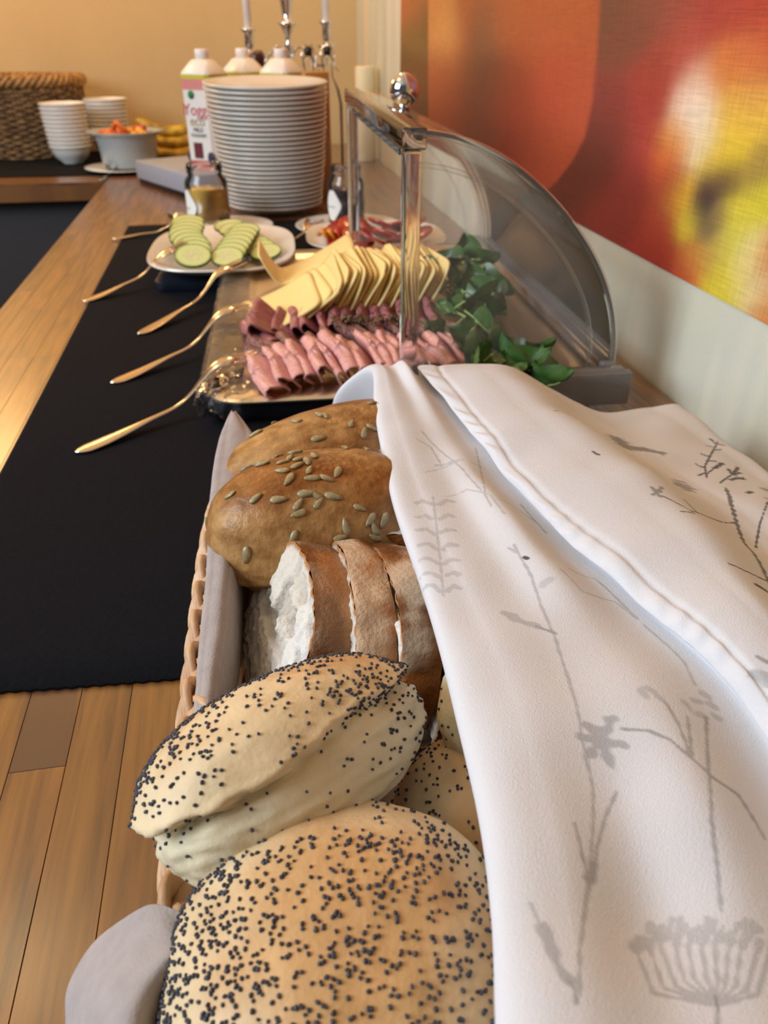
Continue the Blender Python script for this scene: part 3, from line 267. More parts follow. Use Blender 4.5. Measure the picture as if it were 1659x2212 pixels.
# ------------------------------------------------------------------ butcher block worktop
def wood_mat():
    m = bpy.data.materials.new('butcher_block_wood'); m.use_nodes = True; N = m.node_tree.nodes; L = m.node_tree.links; b = N['Principled BSDF']
    g = N.new('ShaderNodeNewGeometry'); oi = N.new('ShaderNodeObjectInfo'); at = N.new('ShaderNodeAttribute'); at.attribute_type = 'OBJECT'; at.attribute_name = 'along_x'
    sep = N.new('ShaderNodeSeparateXYZ'); L.new(g.outputs['Position'], sep.inputs[0])
    # swap axes for the staves that run sideways
    def mixv(a, bb):
        q = N.new('ShaderNodeMix'); q.data_type = 'FLOAT'; L.new(at.outputs['Fac'], q.inputs[0]); L.new(a, q.inputs[2]); L.new(bb, q.inputs[3]); return q.outputs[0]
    ac = mixv(sep.outputs['X'], sep.outputs['Y']); al = mixv(sep.outputs['Y'], sep.outputs['X'])
    cm = N.new('ShaderNodeCombineXYZ'); s1 = N.new('ShaderNodeMath'); s1.operation = 'MULTIPLY'; s1.inputs[1].default_value = 95; L.new(ac, s1.inputs[0]); L.new(s1.outputs[0], cm.inputs[0])
    s2 = N.new('ShaderNodeMath'); s2.operation = 'MULTIPLY'; s2.inputs[1].default_value = 6; L.new(al, s2.inputs[0]); L.new(s2.outputs[0], cm.inputs[1])
    s3 = N.new('ShaderNodeMath'); s3.operation = 'MULTIPLY'; s3.inputs[1].default_value = 50; L.new(oi.outputs['Random'], s3.inputs[0]); L.new(s3.outputs[0], cm.inputs[2])
    n = N.new('ShaderNodeTexNoise'); n.inputs['Scale'].default_value = 1.3; n.inputs['Detail'].default_value = 4; n.inputs['Distortion'].default_value = .5; L.new(cm.outputs[0], n.inputs[0])
    r = N.new('ShaderNodeValToRGB'); e = r.color_ramp.elements; e[0].position = .28; e[0].color = (*lin('42240c'), 1); e[1].position = .72; e[1].color = (*lin('8c5c20'), 1); k = e.new(.48); k.color = (*lin('714616'), 1)
    L.new(n.outputs[0], r.inputs[0])
    r2 = N.new('ShaderNodeValToRGB'); e = r2.color_ramp.elements; e[0].color = (.76, .74, .72, 1); e[1].color = (1.06, 1.03, 1, 1); k = e.new(.05); k.color = (.88, .87, .86, 1); L.new(oi.outputs['Random'], r2.inputs[0])
    mx = N.new('ShaderNodeMix'); mx.data_type = 'RGBA'; mx.blend_type = 'MULTIPLY'; mx.inputs[0].default_value = 1; L.new(r.outputs[0], mx.inputs[6]); L.new(r2.outputs[0], mx.inputs[7])
    dk = N.new('ShaderNodeAttribute'); dk.attribute_type = 'OBJECT'; dk.attribute_name = 'heartwood'
    n2 = N.new('ShaderNodeTexNoise'); n2.inputs['Scale'].default_value = .42; n2.inputs['Detail'].default_value = 3; L.new(cm.outputs[0], n2.inputs[0])
    r3 = N.new('ShaderNodeValToRGB'); r3.color_ramp.elements[0].position = .40; r3.color_ramp.elements[0].color = (0, 0, 0, 1); r3.color_ramp.elements[1].position = .47; L.new(n2.outputs[0], r3.inputs[0])
    mm = N.new('ShaderNodeMath'); mm.operation = 'MULTIPLY'; L.new(r3.outputs[0], mm.inputs[0]); L.new(dk.outputs['Fac'], mm.inputs[1])
    m3 = N.new('ShaderNodeMix'); m3.data_type = 'RGBA'; L.new(mm.outputs[0], m3.inputs[0]); L.new(mx.outputs[2], m3.inputs[6]); m3.inputs[7].default_value = (*lin('4a2a16'), 1)
    L.new(m3.outputs[2], b.inputs['Base Color']); b.inputs['Roughness'].default_value = .42; b.inputs['Coat Weight'].default_value = 1; b.inputs['Coat Roughness'].default_value = .24
    bp = N.new('ShaderNodeBump'); bp.inputs['Distance'].default_value = .0002; L.new(n.outputs[0], bp.inputs['Height']); L.new(bp.outputs[0], b.inputs['Normal'])
    return m
m_wood = wood_mat()
top = empty('worktop', (0, 0, 0)); tag(top, 'oiled butcher block worktop of long narrow wooden staves under the buffet', 'worktop')
o = MB().box(-.352, XW, -.35, 3.03, -.045, -.006).box(-1.9, -.352, 2.30, 3.03, -.045, -.006).build('core_slab', m_wood, top, smooth=False); o['along_x'] = 1.0
cache = {}
def stave(x0, x1, y0, y1, alongx=0., dark=0.):
    k = (round(x1-x0, 3), round(y1-y0, 3))
    if k not in cache:
        sx, sy = (x1-x0)/2-.00012, (y1-y0)/2-.00006; b = .00022
        V = [(-sx, -sy, -.006), (sx, -sy, -.006), (sx, sy, -.006), (-sx, sy, -.006), (-sx, -sy, -b), (sx, -sy, -b), (sx, sy, -b), (-sx, sy, -b), (-sx+b, -sy+b, 0), (sx-b, -sy+b, 0), (sx-b, sy-b, 0), (-sx+b, sy-b, 0)]
        F = [[0, 1, 5, 4], [1, 2, 6, 5], [2, 3, 7, 6], [3, 0, 4, 7], [4, 5, 9, 8], [5, 6, 10, 9], [6, 7, 11, 10], [7, 4, 8, 11], [8, 9, 10, 11]]
        o = mk('stave', V, F, m_wood, top, smooth=False, loc=((x0+x1)/2, (y0+y1)/2, 0)); cache[k] = o
    else: o = link_copy(cache[k], top, ((x0+x1)/2, (y0+y1)/2, 0))
    o['along_x'] = float(alongx); o['heartwood'] = float(dark)
nrow = 27; wd = (XW+.352)/nrow
for i in range(nrow):
    x0 = -.352+i*wd; y = -.35; k = 0
    if abs(x0+wd/2+.127) < wd/2+1e-4: cuts = [-.35, .302, .90, 1.5, 2.1, 2.6, 3.03]
    else:
        cuts = [y]; s = random.choice((.2, .3, .4, .5))
        cuts.append(y+s)
        while cuts[-1] < 2.6: cuts.append(round(min(cuts[-1]+random.choice((.4, .5, .6, .7)), 3.03), 3))
        if cuts[-1] < 3.03: cuts.append(3.03)
    for a, b in zip(cuts[:-1], cuts[1:]): stave(x0, x0+wd, a, b, 0, 1. if (a == .302 or random.random() < .03) else 0)
for i in range(18):
    wy = .73/18; y0 = 2.30+i*wy; x = -.352
    while x > -1.9:
        l = random.choice((.5, .6, .7, .8)); x2 = max(x-l, -1.9); stave(x2, x, y0, y0+wy, 1); x = x2
m_cab = mat('dark_cabinet_laminate', '3a3534', .55)
cb = empty('base_cabinet', (-.9, 2.36, -.9)); tag(cb, 'dark grey base cabinet under the far worktop', 'cabinet')
MB().box(-1.0, .54, .02, .60, 0, .853).build('body', m_cab, cb, smooth=False)
for i in range(3):
    d = MB().box(-.99+i*.51, -.49+i*.51, 0, .018, .08, .845, .002).build('door', m_cab, cb, smooth=False)
    MB().tube([(-.55+i*.51, -.02, .70), (-.55+i*.51, -.02, .80)], .004, 8).build('handle', mat('dark_steel', '555555', .4, 1), d)
cb2 = tag(empty('base_cabinet', (-.3, 0, -.9)), 'dark grey base cabinet under the near worktop', 'cabinet')
MB().box(0, .72, -.3, 3.0, 0, .853).build('body', m_cab, cb2, smooth=False)

# ------------------------------------------------------------------ felt runners
m_felt = mat('black_felt', '131318', .95, bump=.0004, bscale=900, spec=.15, var=.25, vscale=300)
def runner(name, P4, label, serr=False):
    # P4: near-left, near-right, far-right, far-left ; pinking along the near edge
    a, b, c, d = [np.array(p, float) for p in P4]; n = 120; V = []; 
    rows = 40
    for j in range(rows):
        t = j/(rows-1)
        for i in range(n):
            s = i/(n-1); p = (a*(1-s)+b*s)*(1-t)+(d*(1-s)+c*s)*t
            if serr and j == 0: p = p+np.array([0, .0012*(i % 2)])
            V.append((p[0], p[1], .0024+.0003*sin(p[0]*40+p[1]*9)))
    o = mk(name, V, gridf(rows, n), m_felt); md = o.modifiers.new('thick', 'SOLIDIFY'); md.thickness = .002; md.offset = -1
    tag(o, label, 'table runner'); return o
runner('table_runner', [(-.232, .367), (.255, .335), (.235, 1.70), (-.232, 1.70)], 'black felt table runner under the forks and the covered tray', True)
runner('table_runner', [(-1.85, 2.44), (-.19, 2.41), (-.19, 2.96), (-1.85, 2.96)], 'black felt runner on the far worktop under the bowls and wicker basket')
# ------------------------------------------------------------------ serving tray with roll-top cover
m_steel = mat('brushed_steel', 'e6d8c0', .33, 1, bump=.0001, bscale=90)
m_chrome = mat('chrome', 'd8d8d8', .06, 1)
m_blackp = mat('black_plastic', '15161c', .45)
m_acr = clear_mat('clear_acrylic_cover', (.99, .99, .99), .06, 1, .06, (.74, .76, .73), 1.15)
m_bar = mat('acrylic_bar', 'f2eeee', .03, trans=1.0, ior=1.49)
TA = radians(-2.5); TC = (.1625, 1.005)
def T(x, y): return (TC[0]+x*cos(TA)-y*sin(TA), TC[1]+x*sin(TA)+y*cos(TA))
def rrect(hx, hy, r, n=8):
    P = []
    for cx, cy, a0 in ((hx-r, hy-r, 0), (-hx+r, hy-r, 90), (-hx+r, -hy+r, 180), (hx-r, -hy+r, 270)):
        for k in range(n+1): a = radians(a0+90*k/n); P.append((cx+r*cos(a), cy+r*sin(a)))
    return P
def loops(name, L, m, parent=None, cap0=True, cap1=True, **k):
    n = len(L[0][0]); V = []
    for P, z in L: V += [(x, y, z) for x, y in P]
    F = gridf(len(L), n, True)
    if cap0: F.append(list(range(n))[::-1])
    if cap1: F.append(list(range((len(L)-1)*n, len(L)*n)))
    return sharp(mk(name, V, F, m, parent, **k), 40)
dis = empty('cold_display_tray', (*TC, 0), TA); tag(dis, 'steel cold cuts tray on a black base with a clear roll-top cover', 'serving tray')
loops('base', [(rrect(.195, .298, .02), .003), (rrect(.198, .301, .02), .008), (rrect(.198, .301, .02), .022), (rrect(.190, .293, .02), .024)], m_blackp, dis)
loops('tray', [(rrect(.203, .305, .045), .0245), (rrect(.207, .309, .045), .026), (rrect(.207, .309, .045), .0275), (rrect(.204, .306, .043), .030), (rrect(.172, .276, .04), .0305), (rrect(.168, .272, .04), .029), (rrect(.158, .262, .035), .0255), (rrect(.156, .26, .03), .0253)], m_steel, dis)
# clear plastic ledge that carries the cover, seen at the right corner
lg = MB(); m_led = mat('smoky_plastic', '8d8787', .15, coat=.4, trans=.35)
for s in (-1,): lg.box(.03, .216, s*.310-.008, s*.310+.008, .0305, .046, .002)
lg.box(.02, .222, -.322, -.311, .010, .0445, .002)
lg.box(.198, .214, -.30, .30, .0305, .046, .002)
lg.build('cover_ledge', m_led, dis)
R0 = .213; ZC = .045
def shell():
    n, ny = 48, 40; V = []
    for j in range(ny):
        y = -.289+.578*j/(ny-1)
        for i in range(n): a = radians(-2+93*i/(n-1)); q = R0*(1-.045*sin(2*a)**2); V.append((q*cos(a)*.99, y, ZC+q*sin(a)))
    o = mk('cover_shell', V, gridf(ny, n), m_acr, dis); md = o.modifiers.new('t', 'SOLIDIFY'); md.thickness = .003; md.offset = -1
    for y, s in ((-.289, 1), (.289, -1)):
        V = []; nr = 14
        for r in range(nr):
            for i in range(n): a = radians(-2+93*i/(n-1)); q = R0*(.04+.96*r/(nr-1))*(1-.045*sin(2*a)**2); V.append((q*cos(a)*.99, y, ZC+q*sin(a)))
        e = mk('cover_end', V, gridf(nr, n), m_acr, dis); md = e.modifiers.new('t', 'SOLIDIFY'); md.thickness = .003; md.offset = 0
        for rr, w_ in ((R0+.001, .0035), (R0-.024, .0022)):
            pts = [(rr*(1-.045*sin(radians(2*a))**2)*cos(radians(a))*.99, y, ZC+rr*(1-.045*sin(radians(2*a))**2)*sin(radians(a))) for a in np.linspace(-2, 90, 46)]
            MB().tube(pts, w_, 8).build('rim_bead', m_acr, dis)
        MB().lathe([(0, 0), (.017, 0), (.018, .002), (.018, .006), (.011, .0075), (.010, .010), (0, .010)], 28).build('hinge_disc', m_acr, dis, loc=(.004, y-.004*s*0-(.0 if s > 0 else -.0), ZC), rot=(pi/2, 0, 0))
shell()
fr = MB(); 
def bar(name, *a): return MB().box(*a, .0022).build(name, m_bar, dis)
bar('frame_post', -.008, .008, -.292, -.274, .046, .2455); bar('frame_post', -.008, .008, .274, .292, .046, .2455)
bar('frame_top_bar', -.010, .012, -.292, .292, .246, .264)
MB().box(-.0095, -.0075, -.270, .270, .240, .2458).build('frame_lip', m_acr, dis, smooth=False)
kn = MB().sphere((0, 0, .0215), .0175, 28, 18).build('knob', m_chrome, dis, loc=(.036, 0, .2525+.003)); MB().lathe([(0, 0), (.008, 0), (.006, .006), (.009, .01), (0, .01)], 20).build('knob_stem', m_chrome, kn, loc=(0, 0, -.003))
# cling film wrapped over the tray rim
m_film = clear_mat('cling_film', (.98, .98, .98), .03, 1.0, .08, (.9, .9, .9), 1.4, bump=.004, bscale=45)
def film():
    prof = [(.166, .0315), (.172, .0325), (.19, .0335), (.205, .0335), (.2115, .029), (.211, .020), (.204, .008)]
    n = 260; V = []; P0 = rrect(1, 1, .2, 30)
    def path(off):  # left side and front side of the rim
        hx = .207-(.207-off); pts = []
        return pts
    rows = []
    for off, z in prof:
        L = rrect(off, off+.102, .045, 40); rows.append([(x, y, z) for x, y in L])
    A = np.array(rows); nr, nn, _ = A.shape
    # keep the left side, the front-left corner and part of the front
    idx = [i for i in range(nn) if A[3][i][0] < -.15]
    A = A[:, idx]; A = crom(A, 26); A = crom(A.transpose(1, 0, 2), 260)
    P = A.reshape(-1, 3); d = noise3(P, 260, 5, 2)
    cw = np.exp(-((P[:, 0]+.19)**2+(P[:, 1]+.29)**2)/.0012)
    P = P+np.stack([noise3(P, 400, 6)*.002*cw-.002*cw, noise3(P, 420, 7)*.003*cw-.003*cw, np.abs(d)*.0006+cw*noise3(P, 350, 8)*.003], 1)
    P[:, 2] = np.maximum(P[:, 2], .005)
    mk('cling_film', P, gridf(260, 26), m_film, dis)
film()

# ---- cheese slices
m_cheese = mat('yellow_cheese', 'ecd28a', .42, sss=.08, bump=.0001, bscale=120)
def rr_pts(w_, h_, r, n=5): return rrect(w_/2, h_/2, r, n)
def slice_mesh(name, w_, h_, r, th, bend, m, wav=0, seed=1):
    # rounded square sheet in local x (width), y (length), slight bend about y
    n = 22; V = []; xs = np.linspace(-1, 1, n)
    P = []
    for j in range(n):
        for i in range(n):
            u, v = xs[i], xs[j]; k = 9.0
            f = (abs(u)**k+abs(v)**k)**(1/k); mxx = max(abs(u), abs(v)); s = (mxx/f) if f > 0 else 1
            P.append((u*s*w_/2, v*s*h_/2, 0))
    P = np.array(P); P[:, 2] = bend*(P[:, 0]/(w_/2))**2+wav*noise3(P, 60, seed, 1)
    o = mk(name, P, gridf(n, n), m); md = o.modifiers.new('t', 'SOLIDIFY'); md.thickness = th; md.offset = 0
    return o
def place(o, p, ax, ay):
    ax = Vector(ax).normalized(); ay = Vector(ay); ay = (ay-ax*ay.dot(ax)).normalized(); az = ax.cross(ay)
    M_ = Matrix((ax, ay, az)).transposed().to_4x4(); M_.translation = Vector(p); o.matrix_world = M_
cs = [slice_mesh('cheese_slice', .074, .105, .01, .0024, b, m_cheese, .0006, k) for k, b in enumerate((.002, .004, -.001, .003))]
GCH = 'cheese slices fanned across the tray'
nC = 30
for i in range(nC):
    src = cs[i % 4]; o = src if i < 4 else link_copy(src)
    t = i/(nC-1)
    ang = radians(26+34*min(1, i/7)) if i < 8 else radians(60+4*sin(i*1.3))
    lx = -.118+.042*min(i, 2)/2*0+ .0045*i + (.0 if i else -.006) + .0010*max(0, i-3)
    wx, wy = T(lx, -.058+.022*t+.004*sin(i*2.1))
    zc = .0305+.037*sin(ang)+.003
    place(o, (wx+.02, wy, zc), (cos(ang), 0.10*sin(i*.9), sin(ang)), (-.1, 1, .0))
    if i < 3: o.matrix_world = Matrix.Translation((-.016+.005*i, -.004, -.002)) @ o.matrix_world @ Matrix.Scale(1.22-.05*i, 4)
    if i == 0: lb = 'broad pale yellow cheese slice lying frontmost at the left end of the row'
    elif i == 1: lb = 'second cheese slice from the left end, peeking behind the broad one'
    elif i == nC-1: lb = 'last cheese slice at the right end of the row beside the leaves'
    else: lb = 'thin cheese slice in the fanned row, %s from the broad left one' % ordw(i)
    tag(o, lb, 'cheese', GCH)
# the slice that curls up in the back left corner
n = 24; V = []
for j in range(n):
    v = j/(n-1)
    for i in range(n):
        u = i/(n-1); V.append((-.148+.125*u, (.040+.085*v), .046+.046*(abs(u-.22)/.78)**1.3*(u > .22)+.040*((.22-min(u, .22))/.22)**1.6+.003*sin(v*3)))
o = mk('cheese_slice', V, gridf(n, n), m_cheese, loc=(*T(0, 0), 0), rot=(0, 0, TA)); md = o.modifiers.new('t', 'SOLIDIFY'); md.thickness = .0024
tag(o, 'cheese slice curling up like a cup at the far left corner of the tray', 'cheese', GCH)

# ---- folded sausage slices
def folded(name, R_, gap, m, seed, rag=.0, th=.0016):
    nr, na = 14, 40; V = []; C = []
    for a in range(na):
        for r in range(nr):
            q = 2*pi*a/na; rad = R_*(r/(nr-1))*(1+rag*sin(q*5+seed)*.5+rag*sin(q*3+seed*2)*.5)
            x = rad*cos(q); y = rad*sin(q)     # fold across x: ridge along y at x = 0
            s = abs(x); br = gap/2
            arc = br*pi/2
            if s < arc: ph = s/br; px = br*sin(ph); pz = -(br-br*cos(ph))
            else: px = br+ .12*(s-arc); pz = -br-(s-arc)*.99
            px = px*(1 if x >= 0 else -1)
            V.append((px+.0015*sin(y*90+seed), y, pz*.92+R_*.9+.001*sin(q*7+seed)))
    o = mk(name, V, gridf(na, nr, False, True), m); md = o.modifiers.new('t', 'SOLIDIFY'); md.thickness = th; return o
m_bol = mat('pink_sausage', 'dba39c', .45, col2='cf9088', vscale=260, sss=.12, bump=.0003, bscale=700, coat=.15)
m_ham = mat('cured_ham', 'a8686c', .42, col2='8a4c50', vscale=90, sss=.1, bump=.0003, bscale=260, coat=.2)
m_pep = mat('peppered_ham', 'a06a62', .45, col2='5a3c30', vscale=330, sss=.1, bump=.0008, bscale=500, coat=.2)
def folds(src, n, x0, x1, y0, y1, z, tilt, name_lab, group, spin=0., jy=.004, first=None, last=None, cat='cold cut'):
    for i in range(n):
        s = src[i % len(src)]; o = s if i < len(src) else link_copy(s); t = i/(n-1)
        wx, wy = T(x0+(x1-x0)*t+random.uniform(-.0015, .0015), y0+(y1-y0)*t+random.uniform(-jy, jy))
        tl = radians(tilt[0]+(tilt[1]-tilt[0])*min(1, t*5)+random.uniform(-6, 6)); rz = TA+spin+radians(random.uniform(-7, 7))
        M_ = Matrix.Translation((wx, wy, z+random.uniform(-.001, .003))) @ Matrix.Rotation(rz, 4, 'Z') @ Matrix.Rotation(-tl, 4, 'Y') @ Matrix.Rotation(radians(random.uniform(4, 12)), 4, 'X')
        o.matrix_world = M_
        o.matrix_world = M_ @ Matrix.Scale(random.uniform(.9, 1.12)*(1.22 if i == 0 else 1), 4)
        tag(o, (first if i == 0 and first else last if i == n-1 and last else name_lab+', '+ordw(i+1)+' from the left'), cat, group)
for k, (x_, y_, r_, s_) in enumerate(((-.128, -.135, 20, .050), (-.100, -.125, -25, .046), (-.125, -.178, 50, .042), (-.075, -.140, 10, .044))):
    o = folded('ham_slice', s_, .020, m_ham if k != 2 else m_pep, 20+k, .12); wx, wy = T(x_, y_)
    o.matrix_world = Matrix.Translation((wx, wy, .020)) @ Matrix.Rotation(radians(r_), 4, 'Z') @ Matrix.Rotation(radians(-52-6*k), 4, 'Y') @ Matrix.Scale(.85, 4)
    tag(o, ['large crumpled ham slice nearest the second fork', 'crumpled ham slice right of the one nearest the second fork', 'pale peeled back ham slice at the left edge of the tray between the two forks', 'draped ham slice just in front of the cheese corner'][k], 'cold cut')
bs = [folded('sausage_slice', .037, g, m_bol, k, .03) for k, g in enumerate((.012, .007, .014, .009))]
folds(bs, 20, -.122, .090, -.258, -.238, .0275, (60, 34), 'folded pink sausage slice in the front row', 'pink sausage slices in the front row', spin=radians(10), first='broad pink sausage slice at the front left corner, showing its face', last='pink sausage slice at the right end of the front row beside the leaves')
hs = [folded('ham_slice', .034, g, m_ham, k+5, .10) for k, g in enumerate((.010, .007, .012))]
folds(hs, 13, -.130, .065, -.120, -.108, .028, (55, 35), 'dark cured ham slice beside the cheese', 'cured ham slices beside the cheese', spin=radians(-6), jy=.006, first='large crumpled cured ham slice at the left end, touched by the fork tines')
ps = [folded('ham_slice', .033, g, m_pep, k+9, .12) for k, g in enumerate((.012, .009))]
folds(ps, 11, -.112, .080, -.182, -.160, .024, (60, 35), 'pepper crusted ham slice in the middle row', 'pepper crusted ham slices in the middle row', spin=radians(25), jy=.007, first='peeled back peppered ham slice at the left end of the middle row')
# peppercorn crumbs
mb = MB()
for k in range(170):
    x, y = T(random.uniform(-.07, .02), random.gauss(-.163, .008)); r = random.uniform(.0012, .0028); mb.sphere((x, y, .058+random.uniform(-.004, .004)), r, 6, 4, (1, .8, .6))
tag(mb.build('cracked_pepper', mat('cracked_pepper', '3a2a20', .7, col2='8a7050', vscale=300)), 'coarse cracked pepper and seeds scattered along the middle row of ham', 'pepper', kind='stuff')

# ---- salad leaves
m_leaf = mat('salad_leaf_green', '46682e', .42, col2='31521f', vscale=60, sss=.05, coat=.2, bump=.0004, bscale=200)
m_stem = mat('leaf_stem_green', '8fae62', .45)
def leaf(L_, W_, cup, curl, seed):
    n, k = 16, 11; V = []
    for i in range(n):
        t = i/(n-1); wd_ = W_*(sin(pi*min(1, t*.96+.04)**.75))**.8
        for j in range(k):
            s = 2*j/(k-1)-1; V.append((s*wd_/2, L_*t, cup*s*s*wd_*1.2+curl*(t-.5)**2*4-.002*(abs(s) < .12)+.0018*sin(t*9+s*4+seed)))
    o = mk('salad_leaf', V, gridf(n, k), m_leaf)
    pts = [(0, -L_*.45+L_*1.2*t, curl*((max(t*1.2-.45, 0)-.5)**2)*4-.0012-.004*(1-t)**2*0) for t in np.linspace(0, 1, 12)]
    MB().tube(pts, [.0013*(1-.75*t) for t in np.linspace(0, 1, 12)], 6).build('stem', m_stem, o)
    return o
ls = [leaf(.042, .030, .3, .006, 1), leaf(.036, .027, -.2, -.005, 2), leaf(.048, .030, .45, .009, 3), leaf(.030, .024, .3, -.004, 4)]
cnt = 0
GL = 'salad leaves heaped under the cover'
def put_leaf(x, y, z, rx, ry, rz, s=1, lb=None):
    global cnt
    src = ls[cnt % 4]; o = src if cnt < 4 else copy_tree(src)
    o.location = (x, y, z); o.rotation_euler = (rx, ry, rz); o.scale = (s, s, s); cnt += 1
    tag(o, lb or 'green salad leaf in the heap under the clear cover', 'leaf', GL)
put_leaf(.238, .668, .052, .35, .2, radians(-75), 1.15, 'broad salad leaf lying flat at the near end of the heap')
put_leaf(.222, .705, .050, 1.0, .1, radians(5), 1.2, 'upright folded salad leaf standing at the near end of the heap')
put_leaf(.258, .652, .045, .5, -.4, radians(200), 1.0, 'dark round salad leaf at the nearest tip of the heap, touching the cover ledge')
put_leaf(.222, .930, .085, .3, .1, radians(30), 1.2, 'salad leaf with a long pale stalk lying over the cheese')
for k in range(74):
    t = random.random(); y = .665+.45*t; xc = .250+.030*t-.01*sin(t*6); hw = .052-.012*t
    x = random.gauss(xc, hw*.45); x = min(max(x, xc-hw), min(xc+hw, .335)); h = .034+.042*max(0, 1-abs(x-xc)/hw)*random.random()+.008
    put_leaf(x, y, h, random.uniform(-.6, .9), random.uniform(-.7, .7), random.uniform(0, 6.28), random.uniform(.8, 1.15))

# ------------------------------------------------------------------ forks and spoons
m_cut = mat('worn_cutlery_steel', 'cfc7ba', .16, 1, bump=.00005, bscale=150)
def cutlery(name, H_, P_, hump, kind, label, z0=.004, twist=0, cat=None):
    H_ = Vector(H_); P_ = Vector(P_); d = Vector((P_.x-H_.x, P_.y-H_.y, 0)); Ln = d.length; d.normalize(); sd = Vector((-d.y, d.x, 0))
    S = [0, .02, .06, .14, .25, .38, .5, .62, .70, .755, .80, .85]
    W = [.0015, .006, .0088, .0088, .0065, .0035, .0026, .0027, .004, .0085, .0118, .0125] if kind == 'fork' else [.0015, .006, .0088, .0088, .0065, .0035, .0026, .0026, .0035, .008, .0145, .0175]
    ev = lambda s: z0+(P_.z-z0)*s**1.6+hump*math.exp(-((s-.77)/.16)**2)-.004*math.exp(-((s-.55)/.13)**2)
    pos = lambda s, lat=0., dz=0.: H_+d*(Ln*s)+sd*lat+Vector((0, 0, ev(s)-H_.z+dz))
    n = 60; ss = np.linspace(0, .85 if kind == 'fork' else 1, n)
    if kind != 'fork': S = S+[.92, .97, 1.0]; W = W+[.0165, .011, .002]
    V = []; seg = 14
    for s in ss:
        w_ = np.interp(s, S, W); th = .0016 if s < .65 else .0011
        for k in range(seg):
            q = 2*pi*k/seg; lat = w_*cos(q); dip = (.35*lat*lat/.0125 if s > .72 else 0)*(-1 if kind == 'fork' else 1.8)
            V.append(pos(s, lat, th*sin(q)+dip))
    F = gridf(n, seg, True)+[list(range(seg))[::-1], list(range((n-1)*seg, n*seg))]
    root = mk(name, [tuple(v) for v in V], F, m_cut)
    if kind == 'fork':
        for k in range(4):
            lat = (-1.5+k)*.0068; pts = [pos(s, lat*(1-.1*(s-.83)), -.35*lat*lat/.0125) for s in np.linspace(.83, 1, 12)]
            MB().tube(pts, [.0020]*9+[.0018, .0014, .0006], 8, flat=.5).build('tine', m_cut, root)
    tag(root, label, cat or kind); return root
cutlery('fork', (-.172, .671, .004), (.002, .788, .047), .017, 'fork', 'nearest serving fork, its tines on the pink sausage slices')
cutlery('fork', (-.161, .838, .004), (.002, .965, .049), .015, 'fork', 'second serving fork, leaning on the tray rim with tines in the cured ham')
cutlery('fork', (-.147, 1.002, .004), (-.008, 1.178, .050), .012, 'fork', 'third serving fork, shining yellow, its tines beside the cheese')
cutlery('fork', (-.240, 1.165, .004), (-.092, 1.262, .062), .008, 'fork', 'farthest fork, leaning on the rim of the cucumber dish')
cutlery('spoon', (-.249, 1.577, .004), (-.10, 1.60, .03), .002, 'spoon', 'steel spoon half hidden behind the cucumber dish, handle over the runner edge')
cutlery('spoon', (.020, 1.43, .006), (.150, 1.575, .018), .001, 'spoon', 'thin spoon reaching onto the right saucer beside the dark jam jar')
cutlery('spoon', (-.16, 1.84, .004), (-.12, 1.67, .018), .004, 'spoon', 'small shiny spoon resting on the left saucer beside the marmalade jar')
cutlery('spoon', (-.365, 2.30, .003), (-.350, 2.46, .012), .001, 'spoon', 'grey spoon lying over the far worktop edge in front of the pot')
# ------------------------------------------------------------------ cucumber and tomato dishes
m_cer = mat('cream_porcelain', 'e6dccb', .22, coat=.3)
m_cerw = mat('white_porcelain', 'e4e0d8', .22, coat=.3)
def sup(hx, hy, n, k=72):
    P = []
    for i in range(k):
        a = 2*pi*i/k; c, s = cos(a), sin(a); P.append((hx*abs(c)**(2/n)*(1 if c >= 0 else -1), hy*abs(s)**(2/n)*(1 if s >= 0 else -1)))
    return P
def dish(x, y, z, hx, hy, rz, label):
    L = [(sup(hx*.62, hy*.62, 3), 0), (sup(hx*.66, hy*.66, 3), .001), (sup(hx*.94, hy*.94, 3), .016), (sup(hx, hy, 3.0), .021), (sup(hx*.992, hy*.992, 3), .0235)]
    for q in range(9):
        f = .97-.033*q; L.append((sup(hx*f, hy*f, 3), .0225-.0016*q+(.0009 if q % 2 else 0)))
    L += [(sup(hx*.64, hy*.64, 3), .0055), (sup(hx*.3, hy*.3, 3), .005), (sup(hx*.01, hy*.01, 3), .005)]
    o = loops('serving_dish', L, m_cer, loc=(x, y, z), rot=(0, 0, rz)); tag(o, label, 'dish'); return o
MBpad = loops('cooling_pad', [(rrect(.098, .135, .02), .003), (rrect(.1, .137, .02), .006), (rrect(.1, .137, .02), .016), (rrect(.096, .133, .02), .018)], mat('navy_plastic', '141a26', .4), loc=(-.032, 1.325, 0), rot=(0, 0, radians(-4)))
tag(MBpad, 'dark blue cooling pad under the cucumber dish', 'cooling pad')
dish(-.036, 1.318, .018, .116, .160, radians(-3), 'cream rectangular dish with ribbed rim, holding cucumber slices')
dish(.232, 1.43, .003, .125, .115, radians(-4), 'cream dish of red tomato slices behind the roll-top cover')
m_rind = mat('cucumber_rind', '27421a', .35, coat=.3, col2='3c5a26', vscale=80)
def cuke_mat():
    m = mat('cucumber_flesh', 'c8cf8c', .3, coat=.3, attr=True, sss=.1); return m
m_cuke = cuke_mat()
